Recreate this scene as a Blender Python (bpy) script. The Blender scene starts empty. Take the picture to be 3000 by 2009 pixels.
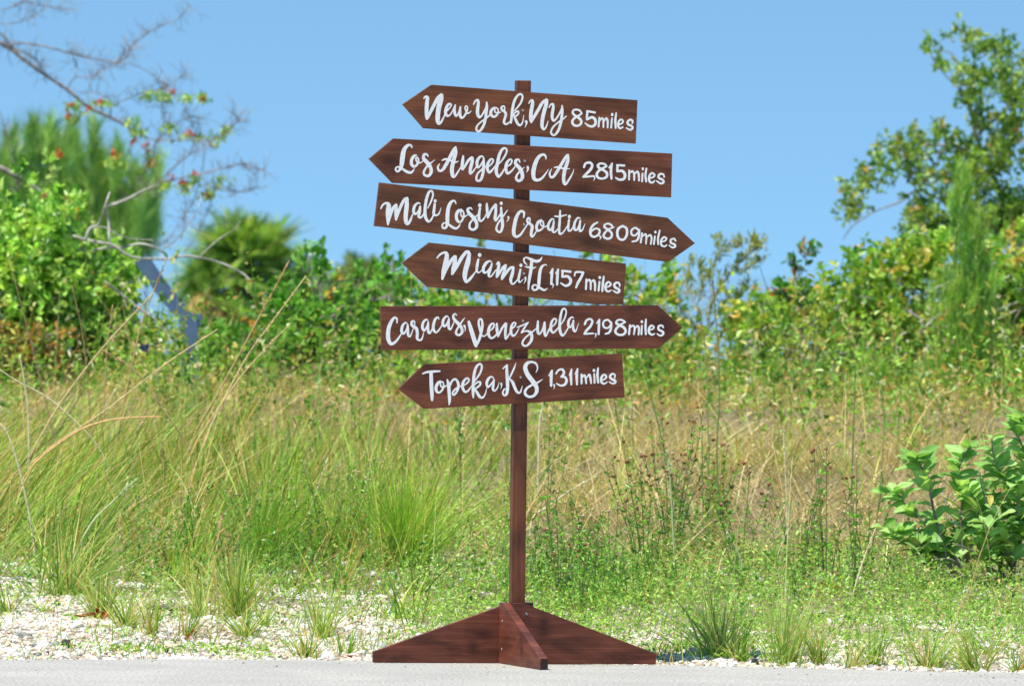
import bpy, math, random
import numpy as np
from mathutils import Vector, Matrix
R = math.radians
rng = np.random.default_rng(7)
random.seed(7)
C = bpy.context.scene.collection

# ------------------------------------------------------------------ camera
FPX = 27420.0                      # focal length in pixels of the 3000 px wide photograph
CAM_LOC = Vector((-0.013, -30.0, 1.25))
PITCH = -0.4265
ROLL = -0.65
cam_d = bpy.data.cameras.new('camera')
cam = bpy.data.objects.new('camera', cam_d); C.objects.link(cam)
cam_d.sensor_width = 36.0
cam_d.lens = FPX * 36.0 / 3000.0
cam_d.clip_start = 1.0; cam_d.clip_end = 20000.0
CAM_M = (Matrix.Rotation(R(90 + PITCH), 3, 'X') @ Matrix.Rotation(R(-ROLL), 3, 'Z'))
cam.matrix_world = Matrix.Translation(CAM_LOC) @ CAM_M.to_4x4()
cam_d.dof.use_dof = True
cam_d.dof.focus_distance = 29.95
cam_d.dof.aperture_fstop = 12.5
bpy.context.scene.camera = cam

# ------------------------------------------------------------------ sky and sun
SUN_DIR = Vector((-0.31, -0.27, 0.94)).normalized()      # towards the sun
sun_el = math.asin(SUN_DIR.z); sun_az = math.atan2(SUN_DIR.x, SUN_DIR.y)
w = bpy.data.worlds.new('World'); bpy.context.scene.world = w; w.use_nodes = True
nt = w.node_tree; bg = nt.nodes['Background']
sky = nt.nodes.new('ShaderNodeTexSky'); sky.sky_type = 'NISHITA'; sky.sun_disc = False
sky.sun_elevation = sun_el; sky.sun_rotation = sun_az
sky.air_density = 1.0; sky.dust_density = 0.0; sky.ozone_density = 1.3
tc = nt.nodes.new('ShaderNodeTexCoord'); mp = nt.nodes.new('ShaderNodeMapping')
mp.inputs['Location'].default_value = (0, 0, 0.27)
mp.inputs['Scale'].default_value = (1, 1, 2.6)
nt.links.new(tc.outputs['Generated'], mp.inputs['Vector'])
nt.links.new(mp.outputs['Vector'], sky.inputs['Vector'])
tn = nt.nodes.new('ShaderNodeVectorMath'); tn.operation = 'MULTIPLY'; tn.inputs[1].default_value = (0.80, 1.04, 1.02)   # camera white balance of the sky
nt.links.new(sky.outputs['Color'], tn.inputs[0]); nt.links.new(tn.outputs[0], bg.inputs['Color'])
bg.inputs['Strength'].default_value = 0.14
sd = bpy.data.lights.new('sun', 'SUN'); sd.energy = 4.4; sd.angle = R(0.53); sd.color = (1.0, 0.94, 0.83)
so = bpy.data.objects.new('sun', sd); C.objects.link(so)
so.rotation_euler = SUN_DIR.to_track_quat('Z', 'Y').to_euler(); so.location = (-10, -10, 25)
vs = bpy.context.scene.view_settings
vs.view_transform = 'Standard'; vs.look = 'None'; vs.exposure = 0.52; vs.gamma = 1.0; vs.use_curve_mapping = False

# ------------------------------------------------------------------ helpers
def ray(px, py):
    d = CAM_M @ Vector(((px - 1500.0) / FPX, -(py - 1004.5) / FPX, -1.0))
    return d
def at(px, py, y):                 # point seen at photo pixel (px,py) lying in the plane world-y = y
    d = ray(px, py); t = (y - CAM_LOC.y) / d.y
    return CAM_LOC + d * t
def on_z(px, py, z=0.0):
    d = ray(px, py); t = (z - CAM_LOC.z) / d.z
    return CAM_LOC + d * t
def lin(h):
    v = [int(h[i:i+2], 16) / 255 for i in (0, 2, 4)]
    return tuple((c / 12.92 if c <= 0.04045 else ((c + 0.055) / 1.055) ** 2.4) for c in v)
def tag(o, label=None, cat=None, group=None, kind=None):
    if label: o['label'] = label
    if cat: o['category'] = cat
    if group: o['group'] = group
    if kind: o['kind'] = kind
    return o
def empty(name, loc=(0, 0, 0), rz=0.0):
    o = bpy.data.objects.new(name, None); C.objects.link(o)
    o.location = loc; o.rotation_euler = (0, 0, rz); o.empty_display_size = 0.1
    return o
def link(name, me, parent=None):
    o = bpy.data.objects.new(name, me); C.objects.link(o)
    if parent is not None: o.parent = parent
    return o

class Geo:
    """collects triangles / quads with a colour per vertex and makes one mesh object"""
    def __init__(s): s.v = []; s.c = []; s.q = []; s.t = []; s.n = 0
    def add(s, v, quads=None, tris=None, col=(1, 1, 1)):
        v = np.asarray(v, dtype=np.float64).reshape(-1, 3)
        col = np.asarray(col, dtype=np.float64)
        if col.ndim == 1: col = np.broadcast_to(col, (len(v), 3))
        s.v.append(v); s.c.append(col)
        if quads is not None and len(quads): s.q.append(np.asarray(quads).reshape(-1, 4) + s.n)
        if tris is not None and len(tris): s.t.append(np.asarray(tris).reshape(-1, 3) + s.n)
        s.n += len(v)
    def mesh(s, name, mats, smooth=False, origin=(0, 0, 0)):
        me = bpy.data.meshes.new(name)
        v = np.concatenate(s.v) - np.asarray(origin, dtype=np.float64); c = np.concatenate(s.c)
        q = np.concatenate(s.q) if s.q else np.zeros((0, 4), int)
        t = np.concatenate(s.t) if s.t else np.zeros((0, 3), int)
        me.vertices.add(len(v)); me.vertices.foreach_set('co', v.astype(np.float32).ravel())
        nl = len(q) * 4 + len(t) * 3; me.loops.add(nl)
        me.loops.foreach_set('vertex_index', np.concatenate([q.ravel(), t.ravel()]).astype(np.int32))
        me.polygons.add(len(q) + len(t))
        ls = np.concatenate([np.arange(len(q)) * 4, len(q) * 4 + np.arange(len(t)) * 3]).astype(np.int32)
        me.polygons.foreach_set('loop_start', ls)
        me.update(calc_edges=True)
        a = me.color_attributes.new('tint', 'FLOAT_COLOR', 'POINT')
        a.data.foreach_set('color', np.concatenate([c, np.ones((len(c), 1))], axis=1).astype(np.float32).ravel())
        me.polygons.foreach_set('use_smooth', np.full(len(q) + len(t), smooth, dtype=bool))
        for m in (mats if isinstance(mats, (list, tuple)) else [mats]): me.materials.append(m)
        me.validate(); return me
    def build(s, name, mats, parent=None, smooth=False, origin=(0, 0, 0)):
        o = link(name, s.mesh(name, mats, smooth, origin), parent)
        if any(origin): o.location = origin
        return o

def nrm(a): return a / np.maximum(np.linalg.norm(a, axis=-1, keepdims=True), 1e-9)

def vnoise(x, y, s, seed=0):       # cheap smooth noise in -1..1
    r = np.random.default_rng(seed); out = 0
    for k in range(6):
        a = r.uniform(0, 6.28); f = r.uniform(0.6, 1.7) / s; p = r.uniform(0, 6.28)
        out = out + np.sin((x * math.cos(a) + y * math.sin(a)) * f * 6.28 + p)
    return out / 3.2

# ------------------------------------------------------------------ materials
def new_mat(name):
    m = bpy.data.materials.new(name); m.use_nodes = True
    return m, m.node_tree.nodes, m.node_tree.links, m.node_tree.nodes['Principled BSDF']
def leaf_mat(name, rough=0.45, trans=0.35, spec=0.4, noise=40.0, sat=1.04, tcol=(1.3, 1.3, 0.62), hue=(1, 1, 1)):
    m, N, L, B = new_mat(name)
    a = N.new('ShaderNodeAttribute'); a.attribute_name = 'tint'
    oi = N.new('ShaderNodeTexCoord'); no = N.new('ShaderNodeTexNoise'); no.inputs['Scale'].default_value = noise
    L.new(oi.outputs['Object'], no.inputs['Vector'])
    mr = N.new('ShaderNodeMapRange'); mr.inputs[1].default_value = 0.3; mr.inputs[2].default_value = 0.7
    mr.inputs[3].default_value = 0.78; mr.inputs[4].default_value = 1.2
    L.new(no.outputs['Fac'], mr.inputs[0])
    mu = N.new('ShaderNodeVectorMath'); mu.operation = 'SCALE'
    L.new(a.outputs['Color'], mu.inputs[0]); L.new(mr.outputs[0], mu.inputs['Scale'])
    hs = N.new('ShaderNodeHueSaturation'); hs.inputs['Saturation'].default_value = sat; hs.inputs['Value'].default_value = 0.98; hm = N.new('ShaderNodeVectorMath'); hm.operation = 'MULTIPLY'; hm.inputs[1].default_value = hue; L.new(mu.outputs[0], hm.inputs[0]); L.new(hm.outputs[0], hs.inputs['Color']); mu = hs
    L.new(mu.outputs[0], B.inputs['Base Color'])
    B.inputs['Roughness'].default_value = rough; B.inputs['Specular IOR Level'].default_value = spec
    tr = N.new('ShaderNodeBsdfTranslucent')
    m2 = N.new('ShaderNodeVectorMath'); m2.operation = 'MULTIPLY'; m2.inputs[1].default_value = tcol
    L.new(mu.outputs[0], m2.inputs[0]); L.new(m2.outputs[0], tr.inputs['Color'])
    mx = N.new('ShaderNodeMixShader'); mx.inputs[0].default_value = trans
    L.new(B.outputs[0], mx.inputs[1]); L.new(tr.outputs[0], mx.inputs[2])
    L.new(mx.outputs[0], N['Material Output'].inputs['Surface'])
    return m
M_LEAF = leaf_mat('leaf', 0.38, 0.36, 0.5, 25, 0.97, hue=(1.03, 1.0, 0.76))
M_GRASS = leaf_mat('grass_blade', 0.5, 0.33, 0.35, 60, 1.0, hue=(1.02, 0.99, 0.74))
M_DRY = leaf_mat('dry_grass_blade', 0.65, 0.28, 0.2, 60, 0.95, (1.1, 1.1, 0.75), (1.0, 1.0, 0.85))
M_PETAL = leaf_mat('petal', 0.6, 0.3, 0.2, 60)

def bark_mat(name, c1, c2, scale=18, bump=0.4):
    m, N, L, B = new_mat(name)
    t = N.new('ShaderNodeTexCoord'); n = N.new('ShaderNodeTexNoise'); n.inputs['Scale'].default_value = scale
    n.inputs['Detail'].default_value = 6; L.new(t.outputs['Object'], n.inputs['Vector'])
    r = N.new('ShaderNodeValToRGB'); r.color_ramp.elements[0].color = (*c1, 1); r.color_ramp.elements[1].color = (*c2, 1)
    r.color_ramp.elements[0].position = 0.35; r.color_ramp.elements[1].position = 0.65
    L.new(n.outputs['Fac'], r.inputs[0]); L.new(r.outputs[0], B.inputs['Base Color'])
    b = N.new('ShaderNodeBump'); b.inputs['Strength'].default_value = bump; b.inputs['Distance'].default_value = 0.01
    L.new(n.outputs['Fac'], b.inputs['Height']); L.new(b.outputs[0], B.inputs['Normal'])
    B.inputs['Roughness'].default_value = 0.85
    return m
M_BARK = bark_mat('grey_bark', (0.16, 0.13, 0.11), (0.38, 0.34, 0.3))
M_BARKW = bark_mat('pale_dead_bark', (0.28, 0.25, 0.22), (0.6, 0.56, 0.5))
M_BARKD = bark_mat('dark_bark', (0.06, 0.045, 0.035), (0.16, 0.13, 0.11))

def wood_mat(name, dark, mid, light, knots=(), seed=0.0, red=0.0, rough=0.5, along='X'):
    """stained pine: fine grain along local X, streaks bent round the knots"""
    m, N, L, B = new_mat(name)
    t = N.new('ShaderNodeTexCoord'); sep = N.new('ShaderNodeSeparateXYZ'); L.new(t.outputs['Object'], sep.inputs[0])
    def M(op, a, b=None, clamp=False):
        n = N.new('ShaderNodeMath'); n.operation = op; n.use_clamp = clamp
        for i, v in enumerate((a, b)):
            if v is None: continue
            if isinstance(v, (int, float)): n.inputs[i].default_value = v
            else: L.new(v, n.inputs[i])
        return n.outputs[0]
    X = sep.outputs[along]; Z = sep.outputs['Z' if along == 'X' else 'X']; Y = sep.outputs['Y']
    zz = Z; kd = None
    for kx, kz, sx, sz, amp in knots:
        dx = M('DIVIDE', M('SUBTRACT', X, kx), sx); dz = M('DIVIDE', M('SUBTRACT', Z, kz), sz)
        g = M('EXPONENT', M('MULTIPLY', M('ADD', M('MULTIPLY', dx, dx), M('MULTIPLY', dz, dz)), -1.0))
        zz = M('ADD', zz, M('MULTIPLY', g, amp))
        kd = g if kd is None else M('MAXIMUM', kd, g)
    cv = N.new('ShaderNodeCombineXYZ')
    L.new(M('ADD', M('MULTIPLY', X, 1.0), seed), cv.inputs[0]); L.new(M('MULTIPLY', Y, 18.0), cv.inputs[1]); L.new(M('MULTIPLY', zz, 28.0), cv.inputs[2])
    def noise(scale, detail, rough_=0.6, dist=0.0, vec=cv.outputs[0]):
        n = N.new('ShaderNodeTexNoise'); n.inputs['Scale'].default_value = scale; n.inputs['Detail'].default_value = detail
        n.inputs['Roughness'].default_value = rough_; n.inputs['Distortion'].default_value = dist
        L.new(vec, n.inputs['Vector']); return n.outputs['Fac']
    n1 = noise(2.6, 9, 0.72, 0.12); n2 = noise(16.0, 5, 0.7)
    cv2 = N.new('ShaderNodeCombineXYZ'); L.new(M('ADD', X, seed * 2), cv2.inputs[0]); L.new(M('MULTIPLY', Z, 3.0), cv2.inputs[2])
    n3 = noise(6.0, 3, 0.5, 0.5, cv2.outputs[0])
    r = N.new('ShaderNodeValToRGB'); e = r.color_ramp.elements
    e[0].position = 0.22; e[0].color = (*dark, 1); e[1].position = 0.48; e[1].color = (*mid, 1)
    x = e.new(0.60); x.color = (*[a * 0.75 + b * 0.25 for a, b in zip(mid, light)], 1); x = e.new(0.80); x.color = (*light, 1)
    f = M('ADD', M('MULTIPLY', n1, 0.6), M('MULTIPLY', n2, 0.4)); L.new(f, r.inputs[0])
    # thin pale growth lines
    wv = N.new('ShaderNodeTexWave'); wv.wave_type = 'BANDS'; wv.bands_direction = 'Z'; wv.inputs['Scale'].default_value = 0.55
    wv.inputs['Distortion'].default_value = 1.2; wv.inputs['Detail'].default_value = 2; wv.inputs['Detail Scale'].default_value = 0.6
    L.new(cv.outputs[0], wv.inputs['Vector'])
    line = M('MULTIPLY', M('POWER', wv.outputs['Fac'], 22.0), M('MULTIPLY', n2, 0.5))
    mx = N.new('ShaderNodeMixRGB'); L.new(line, mx.inputs[0]); L.new(r.outputs[0], mx.inputs[1]); mx.inputs[2].default_value = (*[c * 1.15 for c in light], 1)
    # cloudy stain
    st = N.new('ShaderNodeMapRange'); st.inputs[1].default_value = 0.32; st.inputs[2].default_value = 0.62; st.inputs[3].default_value = 0.52; st.inputs[4].default_value = 1.2
    L.new(n3, st.inputs[0])
    sc = N.new('ShaderNodeVectorMath'); sc.operation = 'SCALE'; L.new(mx.outputs[0], sc.inputs[0]); L.new(st.outputs[0], sc.inputs['Scale'])
    out = sc.outputs[0]
    if kd is not None:
        k2 = N.new('ShaderNodeMixRGB'); L.new(M('MULTIPLY', M('POWER', kd, 1.5), M('MULTIPLY', n3, 1.35), True), k2.inputs[0]); L.new(out, k2.inputs[1])
        k2.inputs[2].default_value = (dark[0] * 0.45, dark[1] * 0.4, dark[2] * 0.4, 1); out = k2.outputs[0]
    L.new(out, B.inputs['Base Color'])
    bp = N.new('ShaderNodeBump'); bp.inputs['Strength'].default_value = 0.22; bp.inputs['Distance'].default_value = 0.0015
    L.new(f, bp.inputs['Height']); L.new(bp.outputs[0], B.inputs['Normal'])
    B.inputs['Roughness'].default_value = rough; B.inputs['Specular IOR Level'].default_value = 0.3
    return m
M_PAINT, N, L, B = new_mat('white_letter_paint')
n = N.new('ShaderNodeTexNoise'); n.inputs['Scale'].default_value = 90; n.inputs['Detail'].default_value = 5
t = N.new('ShaderNodeTexCoord'); L.new(t.outputs['Object'], n.inputs['Vector'])
r = N.new('ShaderNodeValToRGB'); r.color_ramp.elements[0].color = (0.70, 0.70, 0.69, 1); r.color_ramp.elements[0].position = 0.3; r.color_ramp.elements[1].position = 0.55; r.color_ramp.elements[1].color = (0.84, 0.84, 0.82, 1)
L.new(n.outputs['Fac'], r.inputs[0]); L.new(r.outputs[0], B.inputs['Base Color']); B.inputs['Roughness'].default_value = 0.55
M_SCREW, N, L, B = new_mat('zinc_screw')
B.inputs['Metallic'].default_value = 0.9; B.inputs['Roughness'].default_value = 0.35; B.inputs['Base Color'].default_value = (0.42, 0.44, 0.46, 1)

# ------------------------------------------------------------------ terrain, road and water
EDGE_PX = [(-600, 1930), (0, 1930), (900, 1930.5), (1300, 1936), (1990, 1948.5), (2300, 1954.5), (3000, 1971), (3600, 1986)]
_e = [on_z(x, y, 0.0) for x, y in EDGE_PX]
EX = np.array([p.x for p in _e]); EY = np.array([p.y for p in _e])
def edge_y(x): return np.interp(x, EX, EY)
def ground_z(x, y):
    x = np.asarray(x, float); y = np.asarray(y, float)
    v = y - edge_y(x)
    vv = np.clip(v, 0, None)
    z = np.where(vv < 14, 0.045 * vv, 0.63) * 1.0
    z = np.where(vv > 14, 0.63 - np.clip(vv - 30, 0, 20) * 0.075, z)
    z = z + 0.012 * vnoise(x, y, 1.3, 1) * np.clip(vv, 0, 1) + 0.03 * vnoise(x, y, 5, 2) * np.clip(vv / 4, 0, 1)
    z = np.where(v < 0, -0.03, z - 0.012)
    return z
xs = np.unique(np.concatenate([np.linspace(-900, -12, 40), np.linspace(-12, 12, 240), np.linspace(12, 900, 40)]))
ys = np.unique(np.concatenate([np.linspace(-400, -1.2, 30), np.linspace(-1.2, 8, 150), np.linspace(8, 52, 90)]))
gx, gy = np.meshgrid(xs, ys); gz = ground_z(gx, gy)
g = Geo(); nx, ny = len(xs), len(ys)
idx = np.arange(nx * ny).reshape(ny, nx)
g.add(np.stack([gx, gy, gz], -1), np.stack([idx[:-1, :-1], idx[:-1, 1:], idx[1:, 1:], idx[1:, :-1]], -1))
M_SOIL, N, L, B = new_mat('pale_shell_soil')
t = N.new('ShaderNodeTexCoord')
def nz(scale, detail=6, dist=0.0):
    q = N.new('ShaderNodeTexNoise'); q.inputs['Scale'].default_value = scale; q.inputs['Detail'].default_value = detail; q.inputs['Distortion'].default_value = dist
    L.new(t.outputs['Object'], q.inputs['Vector']); return q.outputs['Fac']
sx = N.new('ShaderNodeSeparateXYZ'); L.new(t.outputs['Object'], sx.inputs[0])
r1 = N.new('ShaderNodeValToRGB'); e = r1.color_ramp.elements
e[0].position = 0.3; e[0].color = (0.20, 0.15, 0.09, 1); e[1].position = 0.6; e[1].color = (0.50, 0.41, 0.30, 1)
L.new(nz(70), r1.inputs[0])
r2 = N.new('ShaderNodeValToRGB'); e = r2.color_ramp.elements
e[0].position = 0.35; e[0].color = (0.10, 0.085, 0.04, 1); e[1].position = 0.65; e[1].color = (0.27, 0.215, 0.11, 1)
L.new(nz(12), r2.inputs[0])
mr = N.new('ShaderNodeMapRange'); mr.inputs[1].default_value = 2.6; mr.inputs[2].default_value = 4.2
ad = N.new('ShaderNodeMath'); ad.operation = 'MULTIPLY_ADD'; L.new(nz(1.2), ad.inputs[0]); ad.inputs[1].default_value = 2.0; L.new(sx.outputs['Y'], ad.inputs[2])
L.new(ad.outputs[0], mr.inputs[0])
mx = N.new('ShaderNodeMixRGB'); L.new(mr.outputs[0], mx.inputs[0]); L.new(r1.outputs[0], mx.inputs[1]); L.new(r2.outputs[0], mx.inputs[2])
L.new(mx.outputs[0], B.inputs['Base Color']); B.inputs['Roughness'].default_value = 0.95
bp = N.new('ShaderNodeBump'); bp.inputs['Distance'].default_value = 0.01; bp.inputs['Strength'].default_value = 0.8
L.new(nz(90), bp.inputs['Height']); L.new(bp.outputs[0], B.inputs['Normal'])
o = g.build('ground', M_SOIL, smooth=True); tag(o, 'pale shelly ground rising gently behind the road edge', None, None, 'structure')

M_ROAD, N, L, B = new_mat('light_grey_asphalt')
t = N.new('ShaderNodeTexCoord')
r = N.new('ShaderNodeValToRGB'); e = r.color_ramp.elements
e[0].position = 0.33; e[0].color = (0.24, 0.225, 0.195, 1); e[1].position = 0.56; e[1].color = (0.46, 0.44, 0.395, 1)
x = e.new(0.7); x.color = (0.60, 0.575, 0.52, 1)
L.new(nz(95, 7), r.inputs[0])
st = N.new('ShaderNodeMapRange'); st.inputs[1].default_value = 0.3; st.inputs[2].default_value = 0.7; st.inputs[3].default_value = 0.86; st.inputs[4].default_value = 1.06
L.new(nz(2.2, 5, 0.5), st.inputs[0]); sc = N.new('ShaderNodeVectorMath'); sc.operation = 'SCALE'
L.new(r.outputs[0], sc.inputs[0]); L.new(st.outputs[0], sc.inputs['Scale']); L.new(sc.outputs[0], B.inputs['Base Color'])
B.inputs['Roughness'].default_value = 0.9; bp = N.new('ShaderNodeBump'); bp.inputs['Distance'].default_value = 0.002; bp.inputs['Strength'].default_value = 0.6
L.new(nz(220, 4), bp.inputs['Height']); L.new(bp.outputs[0], B.inputs['Normal'])
g = Geo(); xr = np.unique(np.concatenate([np.linspace(-900, -4, 12), np.linspace(-4, 4, 500), np.linspace(4, 900, 12)]))
er = edge_y(xr) + np.where(abs(xr) < 4, 0.025 * vnoise(xr, xr * 0, 0.5, 5) + 0.012 * vnoise(xr, xr * 0, 0.11, 6), 0)
n = len(xr)
g.add(np.concatenate([np.stack([xr, np.full(n, -9.0 * 1.0), np.zeros(n)], -1), np.stack([xr, er, np.zeros(n)], -1), np.stack([xr, er + 0.012, np.full(n, -0.05)], -1),
      np.stack([xr, np.full(n, -36.0), np.zeros(n)], -1)]),
      [[i, i + 1, n + i + 1, n + i] for i in range(n - 1)] + [[n + i, n + i + 1, 2 * n + i + 1, 2 * n + i] for i in range(n - 1)] +
      [[3 * n + i, 3 * n + i + 1, i + 1, i] for i in range(n - 1)])
o = g.build('road', M_ROAD); tag(o, 'pale sun-bleached asphalt road along the bottom of the picture', None, None, 'structure')

M_WATER, N, L, B = new_mat('bay_water')
B.inputs['Base Color'].default_value = (0.30, 0.45, 0.50, 1); B.inputs['Roughness'].default_value = 0.08
t = N.new('ShaderNodeTexCoord'); bp = N.new('ShaderNodeBump'); bp.inputs['Distance'].default_value = 0.01; bp.inputs['Strength'].default_value = 0.2
L.new(nz(1.5, 4), bp.inputs['Height']); L.new(bp.outputs[0], B.inputs['Normal'])
g = Geo(); g.add([(-6000, 30, -0.25), (6000, 30, -0.25), (6000, 9000, -0.25), (-6000, 9000, -0.25)], [[0, 1, 2, 3]])
o = g.build('water', M_WATER); tag(o, 'calm pale blue water glimpsed between the bushes', None, None, 'structure')

# ------------------------------------------------------------------ the direction sign
YAW = R(11)
sign = empty('direction_sign', (0, 0, 0), YAW)
tag(sign, 'brown wooden signpost with six arrow boards of distances, standing on the road edge', 'signpost')
ux = Vector((math.cos(YAW), math.sin(YAW), 0)); uy = Vector((-math.sin(YAW), math.cos(YAW), 0))
PH = 0.0225; BT = 0.019; YF = -(PH + BT)
_c = on_z(1512.5, 1950, 0)
base_world = Vector((at(1512.5, 1945, 0.0).x, 0.0, 0))
sign.location = base_world
def sl(px, py, yl=YF):                 # photo pixel -> (x,z) in the sign's own frame on plane y=yl
    d = ray(px, py); o = CAM_LOC - base_world
    t = (yl - o.dot(uy)) / d.dot(uy); p = o + d * t
    return p.dot(ux), p.z

def prism(poly, y0, y1, bev=0.0012):   # poly in (x,z) ccw seen from the front (-y); bevelled front & back rims
    n = len(poly); P = np.array(poly)
    if sum(P[i][0] * P[(i + 1) % n][1] - P[(i + 1) % n][0] * P[i][1] for i in range(n)) < 0: P = P[::-1]
    cen = P.mean(0)
    ins = []
    for i in range(n):
        a = P[i] - P[i - 1]; b = P[(i + 1) % n] - P[i]; a = a / np.linalg.norm(a); b = b / np.linalg.norm(b)
        na = np.array([-a[1], a[0]]); nb = np.array([-b[1], b[0]]); m = na + nb; m = m / max(m.dot(m), 0.3) * 2
        ins.append(P[i] + m * bev * 0.5 * 2 / 2)
    ins = np.array(ins)
    v = [(p[0], y0, p[1]) for p in ins] + [(p[0], y0 + bev, p[1]) for p in P] + [(p[0], y1 - bev, p[1]) for p in P] + [(p[0], y1, p[1]) for p in ins]
    f = [list(range(n)), list(range(4 * n - 1, 3 * n - 1, -1))]
    for k in range(3):
        for i in range(n):
            j = (i + 1) % n; f.append([k * n + j, k * n + i, (k + 1) * n + i, (k + 1) * n + j])
    return v, f
def poly_obj(name, v, f, mat, parent):
    me = bpy.data.meshes.new(name); me.from_pydata([tuple(map(float, p)) for p in v], [], f); me.materials.append(mat); me.update(); me.validate()
    return link(name, me, parent)

DARK, MID, LIGHT = (0.036, 0.012, 0.007), (0.138, 0.043, 0.0185), (0.225, 0.095, 0.042)

# text strokes, traced centre lines "x,y,width" ; regions give the zoom window of each trace
REG = {'1': (1160, 220, 400 / 2342), '2': (1500, 220, 400 / 2342), '3': (1060, 390, 440 / 2342), '4': (1480, 390, 520 / 2342), '5': (1080, 520, 440 / 2342),
       '6': (1460, 560, 600 / 2342), '7': (1160, 700, 400 / 2342), '8': (1480, 720, 400 / 2342), '9': (1100, 880, 440 / 2342), '10': (1520, 880, 500 / 2342),
       '11': (1150, 1020, 400 / 2342), '12': (1500, 1020, 400 / 2342)}
TXT = {}
TXT['1'] = """480,405,22 492,382,26 518,370,34 540,400,58 532,480,66 525,580,66 525,680,62 530,750,40
530,755,36 555,715,44 600,620,54 660,505,60 720,400,62 778,345,58
785,350,56 772,430,76 742,530,82 722,640,80 715,760,76 728,830,52 760,825,40 792,780,34 828,705,26 850,645,24
850,640,24 905,585,26 945,530,28 938,498,26 900,505,40 866,560,48 850,630,52 862,685,48 895,705,32 935,675,26 975,610,22 1000,545,20
1015,520,28 1005,580,42 1006,640,48 1022,695,42 1050,695,30 1078,640,28 1100,565,26
1105,550,28 1098,620,44 1102,700,48 1128,738,38 1165,715,32 1200,660,34 1226,590,26 1222,545,22 1200,535,24 1186,565,26 1200,620,28 1230,658,28 1262,645,24 1288,618,14
1330,508,22 1358,455,32 1398,430,36 1415,475,48 1402,570,56 1400,660,56 1425,725,42 1465,705,32 1508,635,30 1545,560,28
1556,470,26 1558,540,46 1548,640,50 1535,750,46 1505,860,46 1455,945,42 1412,968,34 1380,940,36 1385,890,32 1420,840,28 1500,775,28 1570,725,26 1615,680,22
1698,556,18 1665,575,38 1630,625,48 1632,685,50 1680,720,38 1728,690,36 1752,640,30 1748,590,24 1715,562,24 1695,585,22 1700,635,26 1740,655,24 1795,640,18
1862,600,22 1862,550,24 1838,535,26 1808,560,34 1822,605,40 1868,635,44 1885,680,44 1865,750,42 1852,810,42 1880,845,36 1920,832,28 1955,798,20
1972,822,34 1985,720,46 2000,580,48 2030,450,46 2085,355,38 2140,330,34 2172,375,34 2145,470,34 2090,550,30 2035,612,22
2015,690,22 2050,640,30 2095,625,30 2100,665,32 2060,705,30 2030,710,28 2055,770,44 2095,845,44 2135,862,34 2172,810,24 2193,690,10
2232,800,46 2240,832,30 2212,902,8"""
TXT['2'] = """290,485,22 315,445,28 350,440,42 350,510,60 328,630,62 322,750,60 330,810,36
340,795,36 385,710,50 455,590,54 520,480,52 590,425,46
600,435,44 585,510,64 550,630,66 522,760,62 515,880,56 545,935,34 582,895,28 605,840,22 618,790,10
635,560,20 662,512,28 700,500,34 708,560,48 690,660,52 690,740,48 715,787,36 762,745,32 815,660,30 845,590,26
858,530,28 862,610,44 852,720,46 835,830,46 795,950,44 735,1028,36 688,1022,36 668,975,32 705,895,32 785,820,28 870,760,30 930,708,22
1198,662,28 1150,695,36 1080,735,40 1035,790,42 1050,850,42 1110,875,38 1175,845,42 1185,785,44 1135,730,44 1070,690,42 1040,645,40 1060,605,36 1110,595,34 1160,612,34 1190,650,28
1420,645,38 1300,625,36 1292,640,40 1285,755,40 1310,750,42 1375,728,46 1425,765,48 1432,835,48 1385,882,42 1315,872,38 1255,828,26
1498,735,32 1485,885,32
1505,790,24 1540,745,32 1565,775,32 1568,895,30
1575,800,24 1615,745,34 1640,790,36 1640,905,28
1714,745,28 1700,905,32
1718,675,44 1718,690,40
1787,655,28 1772,780,40 1778,912,32
1830,852,24 1885,830,30 1905,790,30 1870,765,32 1830,800,36 1820,865,38 1850,915,34 1900,895,26
2065,825,30 2065,785,34 2025,770,36 1982,805,40 1995,850,40 2055,878,40 2065,915,40 2025,942,34 1960,910,24"""
TXT['3'] = """780,225,22 765,192,28 715,195,44 660,260,64 635,370,74 625,470,68 605,550,46 565,600,32 530,585,28 532,545,26 570,528,24 625,555,34 695,600,42 755,618,40 795,595,30 818,555,10
855,348,18 815,358,42 778,415,48 775,485,50 815,525,38 862,490,34 885,430,26 868,385,22 845,390,24 848,430,26 880,465,24 925,460,18 958,430,16
1032,362,22 1012,332,28 972,338,42 962,395,50 1018,460,62 1070,535,54 1080,610,50 1040,668,42 980,655,38 966,605,34 1005,535,30 1060,480,26 1138,420,8
1212,478,12 1185,535,32 1208,590,34 1260,572,44 1315,490,54 1375,375,52 1430,265,46 1462,222,28
1464,218,26 1462,310,56 1430,430,60 1405,560,62 1415,660,56 1445,682,32 1490,620,28 1545,530,16
1252,428,20 1305,408,32 1390,430,34 1455,455,30 1510,440,8
1580,362,30 1572,440,48 1562,530,44 1572,572,26 1612,510,36 1665,425,42 1718,385,40 1722,440,50 1695,550,50 1690,630,38 1730,605,28 1790,520,16
1900,385,20 1868,362,26 1820,395,42 1795,465,46 1808,535,36 1850,505,28 1890,430,22
1900,395,26 1900,490,44 1892,610,46 1862,715,42 1820,748,34 1785,718,34 1805,635,30 1870,570,26 1950,510,18
1970,530,18 2025,480,26 2050,425,26 2020,405,28 1975,455,42 1955,540,46 1985,615,36 2040,570,28 2095,490,18
2120,500,18 2205,400,28 2258,295,30 2245,242,28 2195,250,38 2145,340,48 2115,470,50 2095,600,52 2130,680,38 2180,630,30 2235,540,18"""
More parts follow.
